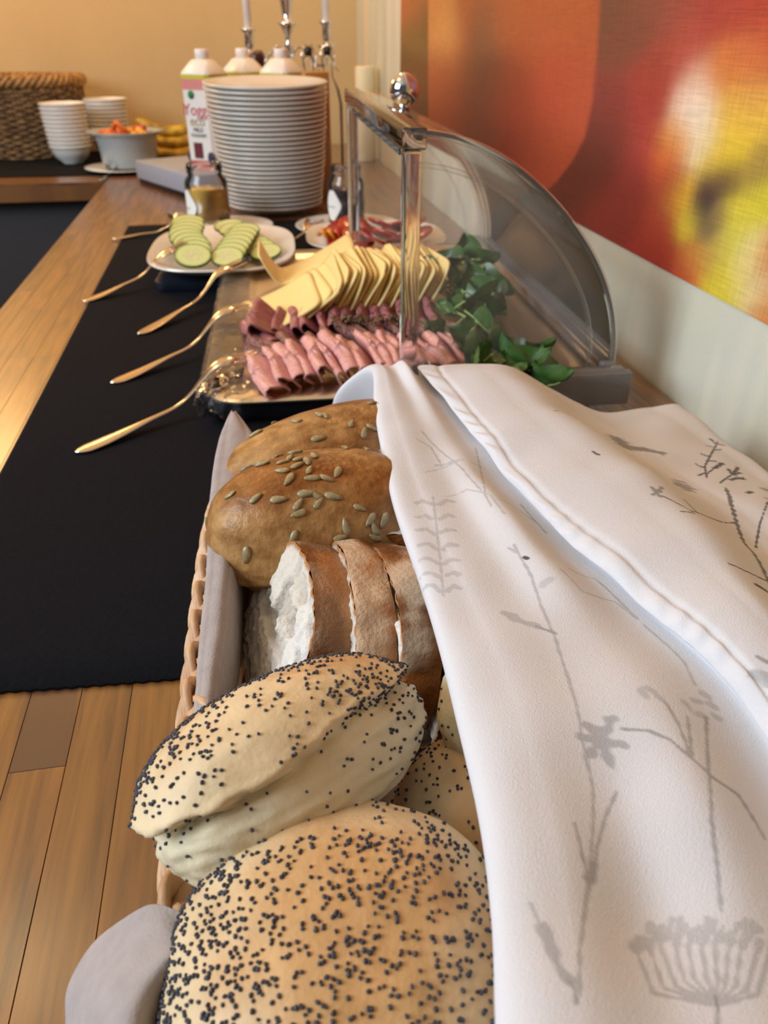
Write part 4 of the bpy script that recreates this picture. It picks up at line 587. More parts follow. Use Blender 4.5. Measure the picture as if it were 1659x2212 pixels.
def cuke(R_=.0245, th=.0035):
    k = 40; rings = [0, .15, .3, .42, .52, .66, .85, .985]; V = []; C = []
    for r in rings:
        for i in range(k):
            a = 2*pi*i/k; V.append((R_*r*cos(a), R_*r*sin(a), th/2+.0002*(r < .5)*sin(a*9)))
            if r <= .55:
                f = .5+.5*sin(a*6+r*9); c = lina('c9cd8e')*(1-f*.3)+lina('e0deb0')*f*.3
            else: c = lina('cfd890') if r < .9 else lina('9db85c')
            C.append(c)
    nb = len(V); 
    V2 = [(x, y, -z) for x, y, z in V]; F = gridf(len(rings), k, True); F2 = [[i+nb for i in f[::-1]] for f in F]
    o = mk('cucumber_slice', V+V2, F+F2, m_cuke, colors=np.array(C+C))
    V = []
    for z in (-th/2, -th/2*.6, th/2*.6, th/2): 
        for i in range(k): a = 2*pi*i/k; rr_ = R_*(.985 if abs(z) == th/2 else 1.0)*(1.03+.008*(i % 2)); V.append((rr_*cos(a), rr_*sin(a), z))
    MB().add(V, gridf(4, k, True)).build('rind', m_rind, o)
    return o
c0 = cuke(); first = True; GK = 'cucumber slices fanned in the cream dish'
def put_cuke(x, y, z, tilt, az, s, lb):
    global first
    o = c0 if first else copy_tree(c0); first = False
    o.matrix_world = Matrix.Translation((x, y, z)) @ Matrix.Rotation(az, 4, 'Z') @ Matrix.Rotation(tilt, 4, 'X') @ Matrix.Scale(s, 4); tag(o, lb, 'cucumber', GK)
for i in range(9): put_cuke(-.080-.002*i+.004*sin(i), 1.222+.020*i, .048+.0022*i, radians(24-1.5*i), radians(4), 1.08, 'front cucumber slice of the left row, its seeded face fully shown' if i == 0 else 'cucumber slice in the left row, %s behind the front one' % ordw(i))
for i in range(7): put_cuke(-.030+.005*i, 1.225+.020*i, .044+.0022*i, radians(20-1.2*i), radians(-8), 1.0, 'front cucumber slice of the middle row, half hidden by the tray corner' if i == 0 else 'cucumber slice in the middle row, %s behind the front one' % ordw(i))
for i in range(8): put_cuke(.030-.008*i, 1.262+.019*i, .040+.0022*i, radians(15-.5*i), radians(-28), 1.0, 'lowest cucumber slice of the right curved row' if i == 0 else 'cucumber slice in the right curved row, %s behind the lowest' % ordw(i))
m_tom = mat('tomato_red', 'b8301c', .25, col2='d04a2a', vscale=70, coat=.5, sss=.1); m_ora = mat('orange_pepper', 'e08a20', .3, coat=.4)
m_tskin = mat('tomato_skin', 'a02414', .2, coat=.5)
def tom():
    o = MB().lathe([(0, .002), (.01, .0016), (.02, .0022), (.0285, .002), (.0285, -.002), (0, -.002)], 32).build('tomato_slice', m_tom)
    MB().lathe([(.0286, .0024), (.0296, .001), (.0296, -.001), (.0286, -.0024)], 32).build('skin', m_tskin, o); return o
t0 = tom()
for i in range(12):
    o = t0 if i == 0 else copy_tree(t0)
    r = i//6; o.location = (.168+.026*(i % 6), 1.375+.05*r, .030+.003*(i % 2)+.008*r); o.rotation_euler = (radians(24), radians(-18+6*(i % 3)), i)
    tag(o, 'tomato slice at the left end of the dish' if i == 0 else 'red tomato slice in the %s row of the right dish, %s from the left' % (('near', 'far')[r], ordw(i % 6+1)), 'tomato', 'tomato slices in the right dish')
for i in range(3):
    o = MB().tube([(.128+.012*i, 1.40, .034), (.134+.012*i, 1.385, .045), (.142+.012*i, 1.38, .030)], [.006, .008, .005], 8, flat=.5).build('pepper_strip', m_ora if i < 2 else m_tom)
    tag(o, ['outermost orange pepper strip at the left of the tomato dish', 'orange pepper strip next to the tomato slices', 'red pepper strip against the tomato slices'][i], 'pepper strip')

# ------------------------------------------------------------------ plates
def plate_prof(R_): return [(0, .002), (R_*.50, .002), (R_*.52, 0), (R_*.56, 0), (R_*.58, .003), (R_*.80, .0075), (R_*.965, .0150), (R_*.995, .0172), (R_, .0190), (R_*.993, .0207), (R_*.97, .0200), (R_*.80, .0125), (R_*.62, .0078), (R_*.5, .0062), (0, .0060)]
m_pl = mat('glazed_white_plate', 'd9d6cd', .18, coat=.5)
nP = 26; meshes = []
p0 = None
for i in range(nP):
    t = i/(nP-1); R_ = .1035+.0245*t**.8
    if i in (0, nP-1) or p0 is None:
        pass
    o = MB().lathe(plate_prof(.115), 56).build('dinner_plate', m_pl) if p0 is None else link_copy(p0)
    if p0 is None: p0 = o
    o.scale = (R_/.115, R_/.115, 1); o.location = (.073+random.uniform(-.001, .001)-.0045*t, 1.825+random.uniform(-.001, .001), .0005+.00925*i); o.rotation_euler = (radians(2.6*t), 0, 0)
    tag(o, 'topmost white dinner plate of the tall stack, its inside showing' if i == nP-1 else 'lowest white dinner plate of the tall stack, standing on the wood' if i == 0 else 'white dinner plate in the tall stack, %s from the top' % ordw(nP-i), 'plate', 'dinner plates in the tall stack')
for cx_, cy_, r_, lb in ((-.035, 1.63, .093, 'white saucer under the yellow marmalade jar'), (.205, 1.60, .105, 'white saucer under the dark jam jar')):
    o = MB().lathe([(a, b*.55) for a, b in plate_prof(r_)], 48).build('saucer', m_cerw, loc=(cx_, cy_, .0003)); tag(o, lb, 'saucer')
# ------------------------------------------------------------------ jam jars
m_glass = clear_mat('jar_glass', (.98, .985, .98), .02, 1, .02, ior=1.3)
m_paper = mat('paper_label', 'ece8e0', .7); m_ink = mat('black_ink', '1a1a1a', .6)
def jar(x, y, z, r, h, fill, m_f, label, face):
    t = empty('jam_jar', (x, y, z)); tag(t, label, 'jar')
    o = MB().lathe([(0, .002), (r*.9, 0), (r, .006), (r, h*.70), (r*.97, h*.76), (r*.80, h*.83), (r*.80, h*.86), (r*.86, h*.87), (r*.80, h*.90), (r*.86, h*.93), (r*.82, h), (r*.77, h), (r*.76, h*.83), (r*.93, h*.72), (r*.95, .006), (0, .005)], 40).build('glass', m_glass, t)
    MB().lathe([(0, .006), (r*.93, .0065), (r*.945, .01), (r*.945, fill), (0, fill+.001)], 36).build('preserve', m_f, t)
    # folded diamond label wrapped on the glass
    n = 12; V = []
    for j in range(n):
        v = j/(n-1)
        for i in range(n):
            u = i/(n-1)*2-1; a = radians(face)+u*.62*(1-abs(2*v-1)**1.3*.75); V.append(((r+.0006)*cos(a), (r+.0006)*sin(a), .014+(h*.62-.014)*v))
    lb = mk('paper_label', V, gridf(n, n), m_paper, t)
    a = radians(face); text('~ ~', .012, m_ink, lb, ((r+.0016)*cos(a), (r+.0016)*sin(a), h*.32), (pi/2, 0, a+pi/2), 'script_line')
    return t
jar(-.066, 1.645, .0045, .041, .118, .074, mat('yellow_marmalade', 'c49a3c', .25, coat=.5, sss=.1), 'open glass jar of yellow marmalade with a white paper label', 205)
jar(.205, 1.62, .0045, .036, .112, .070, mat('dark_berry_jam', '2a1018', .25, coat=.5), 'jar of dark berry jam seen through the cover frame', 212)
# ------------------------------------------------------------------ grey cooling box and cartons
ang = math.atan2(-.888, .46)
m_slate = mat('light_grey_box', '9a9ea8', .45, bump=.0002, bscale=200)
bx = empty('cooling_box', (-.262, 2.266, 0), ang); tag(bx, 'low grey cooling box standing skewed under the drink cartons', 'cooling box')
MB().box(0, .33, 0, .36, .0, .012, .002).build('foot', m_blackp, bx); MB().box(-.003, .333, -.003, .363, .012, .055, .002).build('body', m_slate, bx)
m_cart = mat('carton_white', 'e9e4da', .35, coat=.2); m_cap = mat('carton_cap', 'efe9e2', .4)
m_yel = mat('carton_yellow_band', 'c9c23a', .4); m_pink = mat('carton_pink_band', 'd88a80', .4); m_redi = mat('red_ink', 'c02c38', .5); m_gold = mat('gold_ink', 'a08a50', .5); m_plum = mat('plum_print', '2e2a48', .5); m_grn = mat('green_ink', '2c7a44', .5); m_brn = mat('berry_print', '6a2a30', .5)
def carton(x, y, rz, label, tone, cut=0):
    t = empty('drink_carton', (x, y, .0552), rz); tag(t, label, 'carton')
    s = .041; h = .200; c = .008
    def oct_(q): return [(q-c, -q), (q, -q+c), (q, q-c), (q-c, q), (-q+c, q), (-q, q-c), (-q, -q+c), (-q+c, -q)]
    loops('body', [(oct_(s), 0), (oct_(s), h)], m_cart, t)
    loops('top', [(oct_(s), h), (oct_(s*.98), h+.004), (oct_(s*.55), h+.028), (oct_(s*.45), h+.03)], m_cart, t)
    MB().lathe([(0, 0), (.016, 0), (.016, .020), (.0145, .022), (0, .022)], 24).build('cap', m_cap, t, loc=(0, 0, h+.028))
    e = .0004
    for nm, z0, z1, m_ in (('yellow_band', h-.008, h+.0005, m_yel), ('pink_band', h-.030, h-.008, tone), ('foot_band', 0, .022, tone)):
        loops(nm, [(oct_(s+e), z0), (oct_(s+e), z1)], m_, t)
    for a in (0, -90):      # two printed faces: -y and -x
        R_ = radians(a); f = lambda u, z: ((u*cos(R_)+(s+.0008)*sin(R_)), (u*sin(R_)-(s+.0008)*cos(R_)), z); ro = (pi/2, 0, R_)
        text('Yoggi', .034, m_redi, t, f(0, .118), ro); text('eco', .030, m_gold, t, f(0, .096), ro)
        text('MILD', .013, m_ink, t, f(0, .083), ro); text('YOGHURT', .010, m_ink, t, f(0, .072), ro)
        g = MB().lathe([(0, 0), (.009, 0), (.009, .0004), (0, .0004)], 20).build('green_badge', m_grn, t, loc=f(-.010, .160), rot=ro)
        MB().box(-.013, .013, -.017, .017, 0, .0005).build('berry_picture', m_brn, t, loc=f(-.006, .043), rot=ro, smooth=False)
        for (u, z, r_) in ((-.034, .19, .009), (-.034, .060, .008), (-.034, .040, .009), (.036, .150, .006), (.03, .028, .010)):
            if abs(u)+r_ < .0415: MB().lathe([(0, 0), (r_, 0), (r_, .0004), (0, .0004)], 16, sy=1.4).build('plum_picture', m_plum, t, loc=f(u, z), rot=ro)
    return t
carton(-.060, 2.085, radians(-38)-pi*0, 'front drink carton with plum prints, left of the plate stack', m_pink)
carton(.033, 2.195, radians(-48), 'middle drink carton with a white cap behind the plates', m_pink)
carton(.122, 2.135, radians(-40), 'rightmost drink carton with a yellow band behind the plates', mat('carton_tan_band', 'b08a50', .4))
# amber ware behind the plates, dark red cone, swing-top bottles
m_amb = mat('amber_wood', 'a8702c', .4, coat=.3)
o = MB().box(-.028, .028, -.02, .02, 0, .262, .003).build('napkin_box', m_amb, loc=(.188, 1.99, 0), rot=(0, 0, .1)); tag(o, 'tall amber brown wooden box showing behind the right edge of the plates', 'box')
m_gl2 = clear_mat('bottle_glass', (.985, .99, .985), .03, 1, .03, ior=1.25)
def bottle(x, y, label):
    t = empty('swing_top_bottle', (x, y, 0)); tag(t, label, 'bottle')
    MB().lathe([(0, 0), (.036, 0), (.038, .005), (.038, .17), (.030, .205), (.014, .235), (.013, .27), (.016, .275), (.013, .285), (0, .285)], 32).build('glass', m_gl2, t)
    MB().lathe([(0, 0), (.010, 0), (.011, .016), (.006, .022), (0, .022)], 18).build('stopper', mat('black_stopper', '1c1a1a', .4), t, loc=(0, 0, .286))
    MB().tube([(-.014, 0, .262), (-.018, 0, .29), (-.010, 0, .312), (.010, 0, .312), (.020, 0, .285), (.016, -.008, .262), (.030, -.012, .248)], .0016, 6).build('wire_clasp', m_chrome, t)
bottle(.205, 2.33, 'swing top glass bottle with black stopper, right of the cartons')
bottle(.262, 2.40, 'clear swing top bottle nearest the wall, under the right candle arm')
o = MB().lathe([(0, 0), (.004, 0), (.006, .03), (.022, .062), (.020, .075), (.008, .08), (0, .08)], 20).build('drink_funnel', mat('dark_red_plastic', '3c0e12', .3, coat=.4), loc=(.088, 2.30, .245), rot=(0, radians(-20), 0)); 
# its body hangs on a slim bottle
t = empty('syrup_bottle', (.092, 2.30, 0)); tag(t, 'slim syrup bottle with dark red top between the cartons', 'bottle'); o.parent = t; o.location = (0, 0, .222); o.name = 'red_top'
MB().lathe([(0, 0), (.025, 0), (.026, .17), (.010, .21), (.009, .24), (0, .24)], 24).build('glass', m_gl2, t)
# ------------------------------------------------------------------ candelabra
def candelabra(x, y):
    t = empty('candelabra', (x, y, 0)); tag(t, 'silver three armed candelabra with white candles at the back wall', 'candelabra')
    prof = [(0, 0), (.055, 0), (.056, .006), (.045, .014), (.02, .022), (.010, .04), (.008, .10), (.014, .13), (.007, .15), (.006, .22), (.012, .245), (.006, .26), (.007, .290), (.013, .303), (.006, .318), (.009, .332), (.015, .345), (.017, .352), (.030, .360), (.017, .364), (.012, .370), (.014, .385), (.017, .41), (.021, .425), (.028, .428), (.022, .432), (0, .432)]
    MB().lathe(prof, 28).build('stem', m_chrome, t)
    for s in (-1, 1):
        a = MB().tube(crom([(0, 0, .27), (s*.028, 0, .305), (s*.055, 0, .285), (s*.075, 0, .262), (s*.102, 0, .262), (s*.107, 0, .285)], 30), .0035, 8).build('arm', m_chrome, t)
        dz = .012 if s > 0 else -.006
        MB().lathe([(0, .285), (.014, .288), (.030, .293), (.026, .298), (.008, .300), (.008, .306), (.013, .312), (.013, .33), (.012, .343), (.024, .352), (.020, .354), (0, .350)], 24).build('candle_cup', m_chrome, t, loc=(s*.107, 0, dz))
        m_wax = mat('white_wax', 'fdf8f0', .5)
        c = MB().lathe([(0, .35), (.0105, .35), (.0095, .57), (.004, .60), (0, .605)], 20).build('candle', m_wax, None, loc=(x+s*.107, y, dz)); tag(c, 'tall white taper candle in the %s arm of the candelabra' % ('right' if s > 0 else 'left'), 'candle')
    c = MB().lathe([(0, .43), (.0105, .43), (.0095, .65), (.004, .68), (0, .685)], 20).build('candle', m_wax, None, loc=(x, y, 0)); tag(c, 'white taper candle on the centre stem of the candelabra', 'candle')
candelabra(.166, 2.50)
o = MB().lathe([(0, 0), (.030, 0), (.031, .004), (.030, .252), (.026, .256), (.01, .250), (0, .25)], 32).build('pillar_candle', mat('ivory_wax', 'ddd5b8', .5, sss=.2), loc=(.392, 2.58, 0)); tag(o, 'thick ivory pillar candle standing near the room corner', 'candle')
# ------------------------------------------------------------------ bowls, pot, fruit, bananas, wicker basket at the far left
def bowl_prof(R_): return [(0, .001), (R_*.42, .001), (R_*.44, 0), (R_*.5, 0), (R_*.52, .004), (R_*.80, .018), (R_*.95, .036), (R_*.97, .0445), (R_*1.03, .0465), (R_*1.03, .0495), (R_*.985, .0505), (R_*.96, .046), (R_*.9, .034), (R_*.75, .019), (R_*.5, .008), (0, .006)]
b0 = MB().lathe(bowl_prof(.062), 40).build('small_bowl', m_cerw)
def stack(x, y, n, dz, lb, top, grp):
    global b0
    for i in range(n):
        o = b0 if (i == 0 and x < -.45) else link_copy(b0)
        s = .95+.10*i/(n-1); o.scale = (s, s, 1); o.location = (x+random.uniform(-.001, .001), y, .0032+dz*i)
        tag(o, top if i == n-1 else lb+', %s from the top' % ordw(n-i), 'bowl', grp)
stack(-.492, 2.66, 11, .0112, 'white bowl in the left stack', 'top white bowl of the left stack, in front of the wicker basket', 'white bowls in the left stack')
stack(-.395, 2.83, 11, .0112, 'white bowl in the stack behind the pot', 'top white bowl of the stack behind the fruit pot', 'white bowls in the stack behind the pot')
m_pot = mat('grey_blue_enamel', 'a9b0b0', .25, coat=.3)
t = empty('fruit_pot', (-.305, 2.50, .012)); tag(t, 'grey enamel pot with a flared rim holding cut fruit', 'pot')
MB().lathe([(0, 0), (.070, 0), (.076, .004), (.083, .078), (.086, .083), (.106, .090), (.107, .093), (.086, .090), (.080, .080), (.072, .008), (0, .006)], 48).build('bowl', m_pot, t)
o = MB().lathe([(0, 0), (.06, 0), (.112, .008), (.114, .010), (.06, .004), (0, .0035)], 44).build('saucer', m_cerw, loc=(-.318, 2.49, .0033)); tag(o, 'white saucer under the fruit pot', 'saucer')
m_mel = mat('orange_melon', 'dd7a2a', .4, coat=.3, col2='c85a20', vscale=50); m_pin = mat('yellow_pineapple', 'e0a038', .4, coat=.3); m_gf = mat('red_grapefruit', 'b83c20', .4, coat=.3)
for i in range(26):
    a = random.random()*6.28; r = .068*sqrt(random.random()); m_ = (m_mel if cos(a) < -.2 else m_pin if i % 4 else m_gf)
    o = MB().box(-.016, .016, -.009, .009, -.009, .009, .004).build('fruit_chunk', m_, loc=(-.305+r*cos(a), 2.50+r*sin(a), .092+random.uniform(-.004, .008)), rot=(random.random()*3, random.random()*3, random.random()*3))
    tag(o, {'orange_melon': 'orange melon chunk on the left of the fruit pot', 'yellow_pineapple': 'yellow pineapple chunk in the fruit pot', 'red_grapefruit': 'red citrus chunk on the right of the fruit pot'}[m_.name.split('.')[0]], 'fruit', 'cut fruit in the pot')
o = MB().tube([(-.335, 2.48, .095), (-.332, 2.475, .118), (-.322, 2.47, .128), (-.312, 2.47, .112), (-.31, 2.47, .092)], [.006, .010, .011, .010, .006], 10, flat=.7).build('melon_wedge', m_mel); tag(o, 'orange melon wedge sticking up highest from the fruit pot', 'fruit')
m_ban = mat('banana_yellow', 'd0a832', .45, col2='8a6a24', vscale=30)
for i in range(4):
    y = 2.64+.018*i; z = .024+.030*(i % 3); pts = crom([(-.29, y, z+.035), (-.24, y-.01, z+.006), (-.17, y-.012, z), (-.11, y, z+.02), (-.09, y, z+.04)], 20)
    rr_ = [.006, .010, .014, .016, .0165, .017, .017, .0172, .0172, .0172, .017, .017, .0168, .016, .015, .013, .010, .006, .004, .004]
    o = MB().tube(pts, rr_, 8).build('banana', m_ban); tag(o, ['lowest banana', 'second banana from the front', 'top banana of the bunch', 'rear banana'][i]+' beside the fruit pot', 'banana')
def wicker(cx, cy, a, b, h):
    t = empty('wicker_basket', (cx, cy, .003)); tag(t, 'large brown wicker basket with a thick twisted rim at the far left', 'basket')
    m_w = mat('brown_willow', '8a6a44', .6, col2='5c4228', vscale=50, bump=.0005, bscale=150)
    ns = 44; wv = MB(); nrow_ = 22
    for r in range(nrow_):
        z = .006+(h-.03)*r/(nrow_-1); f = .90+.10*z/h; pts = []
        for k in range(ns*4):
            q = 2*pi*k/(ns*4); w_ = .0035*cos(q*ns/2+pi*(r % 2)); pts.append(((a*f+w_)*cos(q), (b*f+w_)*sin(q), z+.0012*sin(q*5+r)))
        wv.tube(pts, .0047, 5, closed=True)
    tag(wv.build('weave', m_w, t), kind='stuff')
    for k in range(ns):
        q = 2*pi*k/ns; c_, s_ = cos(q), sin(q); MB().tube([(a*.90*c_, b*.90*s_, 0), (a*c_, b*s_, h-.01)], .0032, 5).build('stake', m_w, t)
    m_r = mat('willow_rim', 'a8804c', .55, col2='7a5832', vscale=60)
    for j in range(4):
        pts = []
        for k in range(200):
            q = 2*pi*k/200; w_ = q*15+j*pi/2; pts.append(((a*1.0+.010*cos(w_))*cos(q), (b+.010*cos(w_))*sin(q), h+.004+.012*sin(w_)))
        MB().tube(pts, .0072, 6, closed=True).build('rim_strand', m_r, t)
    MB().lathe([(0, 0), (1, 0), (1, .006), (0, .006)], 40, sx=a*.89, sy=b*.89).build('base', m_w, t)
wicker(-.655, 2.865, .195, .135, .208)
# ------------------------------------------------------------------ bread basket
m_cane = mat('pale_cane', 'd6b088', .5, col2='b98c60', vscale=90, bump=.0004, bscale=160, stretch=(1, .15, 1))
def bread_basket():
    t = empty('bread_basket', (.100, .258, .003)); tag(t, 'long pale cane basket with a braided rim holding the bread', 'basket')
    cx, cy, hx, hy = 0, 0, .140, .268
    def ring(u, off, z):   # superellipse with long straight left side
        c, s = cos(u), sin(u); n = 5.0; k = (abs(c)**n+abs(s)**n)**(-1/n); x = (hx+off)*c*k; y = (hy+off)*s*k
        # left side leans as in the picture: further out towards the viewer
        return (x-.010*max(0, -c*k)*(-(y)/hy)*.9, y, z)
    # braid: three bundles of flat canes
    per = 2*pi
    us = np.linspace(0, per, 721)[:-1]; P = np.array([ring(u, 0, 0) for u in us]); d = np.linalg.norm(np.roll(P, -1, 0)-P, axis=1); s = np.concatenate([[0], np.cumsum(d)]); LEN = s[-1]; nb = int(LEN/.072)
    def at(sv):
        sv = sv % LEN; u = np.interp(sv, s, np.append(us, per)); a = np.array(ring(u, 0, 0)); b = np.array(ring(u+.002, 0, 0)); tg = (b-a)/np.linalg.norm(b-a); return a, np.array([tg[1], -tg[0], 0])
    for j in range(3):
        for lane in (-1, 0, 1, 2):
            pts = []; n = nb*22
            for k in range(n):
                sv = LEN*k/n; ph = 2*pi*nb*k/n+j*2*pi/3; p, nr = at(sv); lat = .0058*sin(ph)+.0024*(lane-.5)*cos(ph*1.0+.6); z = .0700+.0055*sin(2*ph)+.0016*(lane-.5)*sin(ph)
                pts.append((p[0]+nr[0]*lat, p[1]+nr[1]*lat, z))
            MB().tube(pts, .0022, 6, closed=True).build('rim_strand', m_cane, t)
    pts = []
    for k in range(300): p, nr = at(LEN*k/300); pts.append((p[0], p[1], .0685))
    MB().tube(pts, .0052, 8, closed=True).build('rim_core', m_cane, t)
    for r in range(11):
        z = .004+.0056*r; f = -.030+.028*(z/.07); pts = []
        for k in range(360): u = 2*pi*k/360; p = ring(u, f+.0016*cos(u*36+pi*(r % 2)), z); pts.append(p)
        MB().tube(pts, .0026, 5, closed=True).build('weaver', m_cane, t)
    for k in range(36):
        u = 2*pi*k/36; MB().tube([ring(u, -.030, .003), ring(u, -.002, .068)], .0017, 5).build('stake', m_cane, t)
    V = [ring(2*pi*k/60, -.032, .003) for k in range(60)]; V2 = [(x, y, .007) for x, y, _ in V]
    mk('base', V+V2, gridf(2, 60, True)+[list(range(60))[::-1], list(range(60, 120))], m_cane, t, smooth=False)
bread_basket()

# ---- buns
def m_bread(name, rough, b, bs, var=.12, vs=55): return mat(name, 'd8b080', rough, attr=True, bump=b, bscale=bs, var=var, vscale=vs, sss=.05, spec=.3)
m_bun = m_bread('soft_poppy_bun', .5, .0004, 320)
m_roll = m_bread('crusty_brown_roll', .36, .0012, 200, .38, 95)
m_poppy = mat('poppy_seed', '2b2c33', .5, col2='4a4c58', vscale=900, spec=.4)
m_sun = mat('sunflower_seed', 'a09068', .38, col2='7d6c48', vscale=260, coat=.3, bump=.0002, bscale=400)
IV, IF = ico(1)
SUNM = None
def basis(L_, Tt):
    L_ = np.array(L_, float); L_ /= np.linalg.norm(L_); Tt = np.array(Tt, float); Tt -= L_*(Tt @ L_); Tt /= np.linalg.norm(Tt); S_ = np.cross(Tt, L_); return np.stack([L_, S_, Tt], 1)
def bun(name, c, B, rad, spl, pal, m, label, seed, sub=6, lip=.10, cat='bread roll', sq=2.3, group=None, crack=None, taper=0):
    D, F = ico(sub); k = (np.abs(D[:, 0])**sq+np.abs(D[:, 1])**sq+np.abs(D[:, 2])**sq)**(-1/sq)
    U = D*k[:, None]; s = D[:, 2]; sl = spl(D)+.035*noise3(D, 5, seed, 3)+.018*noise3(D, 22, seed+3, 2)
    below = 1-sstep(s-sl, -.022, .002)              # pale torn side under the crust lip
    r = 1+.035*noise3(D, 2.2, seed+1, 2)+.006*noise3(D, 14, seed+2, 2)
    edge = np.exp(-((s-sl-.03)/.05)**2)*(s > sl-.02)
    r += .022*edge
    r -= below*(lip*np.exp(-(s-sl)/-.16*-1*-1) if False else lip*(.30+.70*np.exp(-np.abs(s-sl)/.14)))
    r += below*(.02*noise3(D*np.array([1, 1, 3]), 7, seed+5, 3))
    if crack is not None: r -= .03*np.exp(-(crack(D)/.02)**2)
    P = U*np.array(rad)*r[:, None]
    P[:, 1:] *= (1-taper*D[:, :1])
    fl = -rad[2]*.72; P[:, 2] = np.where(P[:, 2] < fl, fl+(P[:, 2]-fl)*.3, P[:, 2])
    cr, br, pa, dk = [lina(x) for x in pal]
    n1 = sstep(noise3(D, 3.5, seed+8, 3), -.5, .8)[:, None]; n2 = sstep(noise3(D, 9, seed+9, 3), .2, 1)[:, None]
    top_ = sstep(s, sl+.1, 1.0)[:, None]
    col = cr*(1-top_*n1)+br*top_*n1; col = col*(1-.35*n2*top_)+dk*.35*n2*top_
    b3 = below[:, None]; pn = sstep(noise3(D, 10, seed+11, 3), -.6, .8)[:, None]; col = col*(1-b3)+(pa*(1-.18*pn)+cr*.18*pn)*b3
    W = P @ B.T
    o = mk(name, W, F, m, colors=col, loc=tuple(c)); tag(o, label, cat, group)
    return o, W, F, D, below
def scatter(W, F, D, wfun, n, seed):
    r = np.random.RandomState(seed); a, b, c = W[F[:, 0]], W[F[:, 1]], W[F[:, 2]]; nr = np.cross(b-a, c-a); ar = np.linalg.norm(nr, axis=1)/2; nr /= (2*ar[:, None]+1e-12)
    p = ar*np.maximum(wfun(D[F].mean(1), (a+b+c)/3, nr), 0); p /= p.sum(); idx = r.choice(len(F), n, p=p); u = r.rand(n, 1); v = r.rand(n, 1); fl = (u+v > 1); u = np.where(fl, 1-u, u); v = np.where(fl, 1-v, v)
    return a[idx]*(1-u-v)+b[idx]*u+c[idx]*v, nr[idx]
def poppy(o, W, F, D, wfun, n, seed, size=.00068):
    P, N_ = scatter(W, F, D, wfun, n, seed); r = np.random.RandomState(seed+1); nv = len(IV); sc = size*(.8+.4*r.rand(n, 1, 1)); 
    V = (IV[None]*sc*np.array([1.15, .9, .85])); a = r.rand(n)*6.28; ca, sa = np.cos(a)[:, None], np.sin(a)[:, None]
    V = np.stack([V[..., 0]*ca-V[..., 1]*sa, V[..., 0]*sa+V[..., 1]*ca, V[..., 2]], -1)+(P+N_*size*.45)[:, None]
    F_ = (IF[None]+(np.arange(n)*nv)[:, None, None]).reshape(-1, 3)
    s_ = mk('poppy_seeds', V.reshape(-1, 3), F_, m_poppy, o); tag(s_, kind='stuff')
def sunseeds(o, W, F, D, wfun, n, seed, smin=.0040):
    global SUNM
    P, N_ = scatter(W, F, D, wfun, n*4, seed); r = np.random.RandomState(seed); keep = []
    for i in range(len(P)):
        if all(np.linalg.norm(P[i]-P[j]) > .0042 for j in keep): keep.append(i)
        if len(keep) >= n: break
    if SUNM is None:
        D2, F2 = ico(2); V = D2.copy(); t = D2[:, 0]; V[:, 1] *= .42*(1-.35*t); V[:, 2] *= .24; SUNM = (V*.0048, F2); 
    for q, i in enumerate(keep):
        z = Vector(N_[i]); x = Vector(r.normal(size=3)); x = (x-z*x.dot(z)).normalized(); y = z.cross(x); M_ = Matrix((x, y, z)).transposed().to_4x4(); M_.translation = Vector(P[i]+N_[i]*.0006)
        if 'sun' not in cache: s_ = mk('sunflower_seed', SUNM[0], SUNM[1], m_sun, o); cache['sun'] = s_
        else: s_ = link_copy(cache['sun'], o)
        k_ = .82+.3*r.rand(); s_.matrix_local = M_ @ Matrix.Scale(k_, 4)
RT = np.array([cos(AZ), -sin(AZ), 0]); FH = np.array([sin(AZ), cos(AZ), 0]); UPZ = np.array([0, 0, 1.])
PAL = ('dfc8a0', 'd2a772', 'dccfae', 'b98248')
PALR = ('b88b56', '945c2a', 'b8935e', '6c3c16')
# front round poppy bun
Bb = basis(RT*.95+FH*.1, UPZ*1.0-FH*.18-RT*.05)
o, W, F, D, be = bun('poppy_seed_bun', (.011, .1235, .077), Bb, (.0565, .0555, .043), lambda D: -.25+.62*sstep(D[:, 1]+.35*D[:, 0], .15, .80), PAL, m_bun, 'round poppy seed bun nearest the viewer, at the front of the basket', 21, lip=.07)
poppy(o, W, F, D, lambda d, p, n: (d[:, 2] > -.25)*(.35+1.2*(noise3(d, 4, 3, 2) > -.15))*(1+.5*(d[:, 0] < -.5))*np.where(d[:, 1] > .55, .2, 1), 2300, 5)
# long split poppy bun
La = RT*.78+FH*.68+UPZ*-.02; Ta = -RT*.42+FH*.52+UPZ*.80
Ba = basis(La, Ta)
o, W, F, D, be = bun('poppy_seed_bun', (.0035, .1965, .103), Ba, (.0590, .0350, .032), lambda D: .33+.10*D[:, 0]+.06*np.sin(D[:, 0]*4+.8), PAL, m_bun, 'long poppy seed bun split along its side, lying across the basket', 33, lip=.17, sq=2.2, taper=.13)
poppy(o, W, F, D, lambda d, p, n: (d[:, 2] > -.6)*(.5+1.0*(noise3(d, 4, 8, 2) > 0))*np.where(d[:, 2] > .3, 1, .22)*(1+2.5*sstep(d[:, 1], -.3, .6))*(1+1.2*sstep(d[:, 0], -.3, .4)), 2600, 9)
# poppy bun below, half under the cloth
Bc = basis(RT, UPZ-FH*.25-RT*.2)
o, W, F, D, be = bun('poppy_seed_bun', (.084, .190, .052), Bc, (.048, .042, .038), lambda D: -.35+.1*D[:, 0], PAL, m_bun, 'poppy seed bun deep in the basket, half under the cloth', 44, lip=.06, sub=5)
poppy(o, W, F, D, lambda d, p, n: (d[:, 2] > -.4)*(.3+1.1*(noise3(d, 4, 2, 2) > -.1)), 2200, 10)
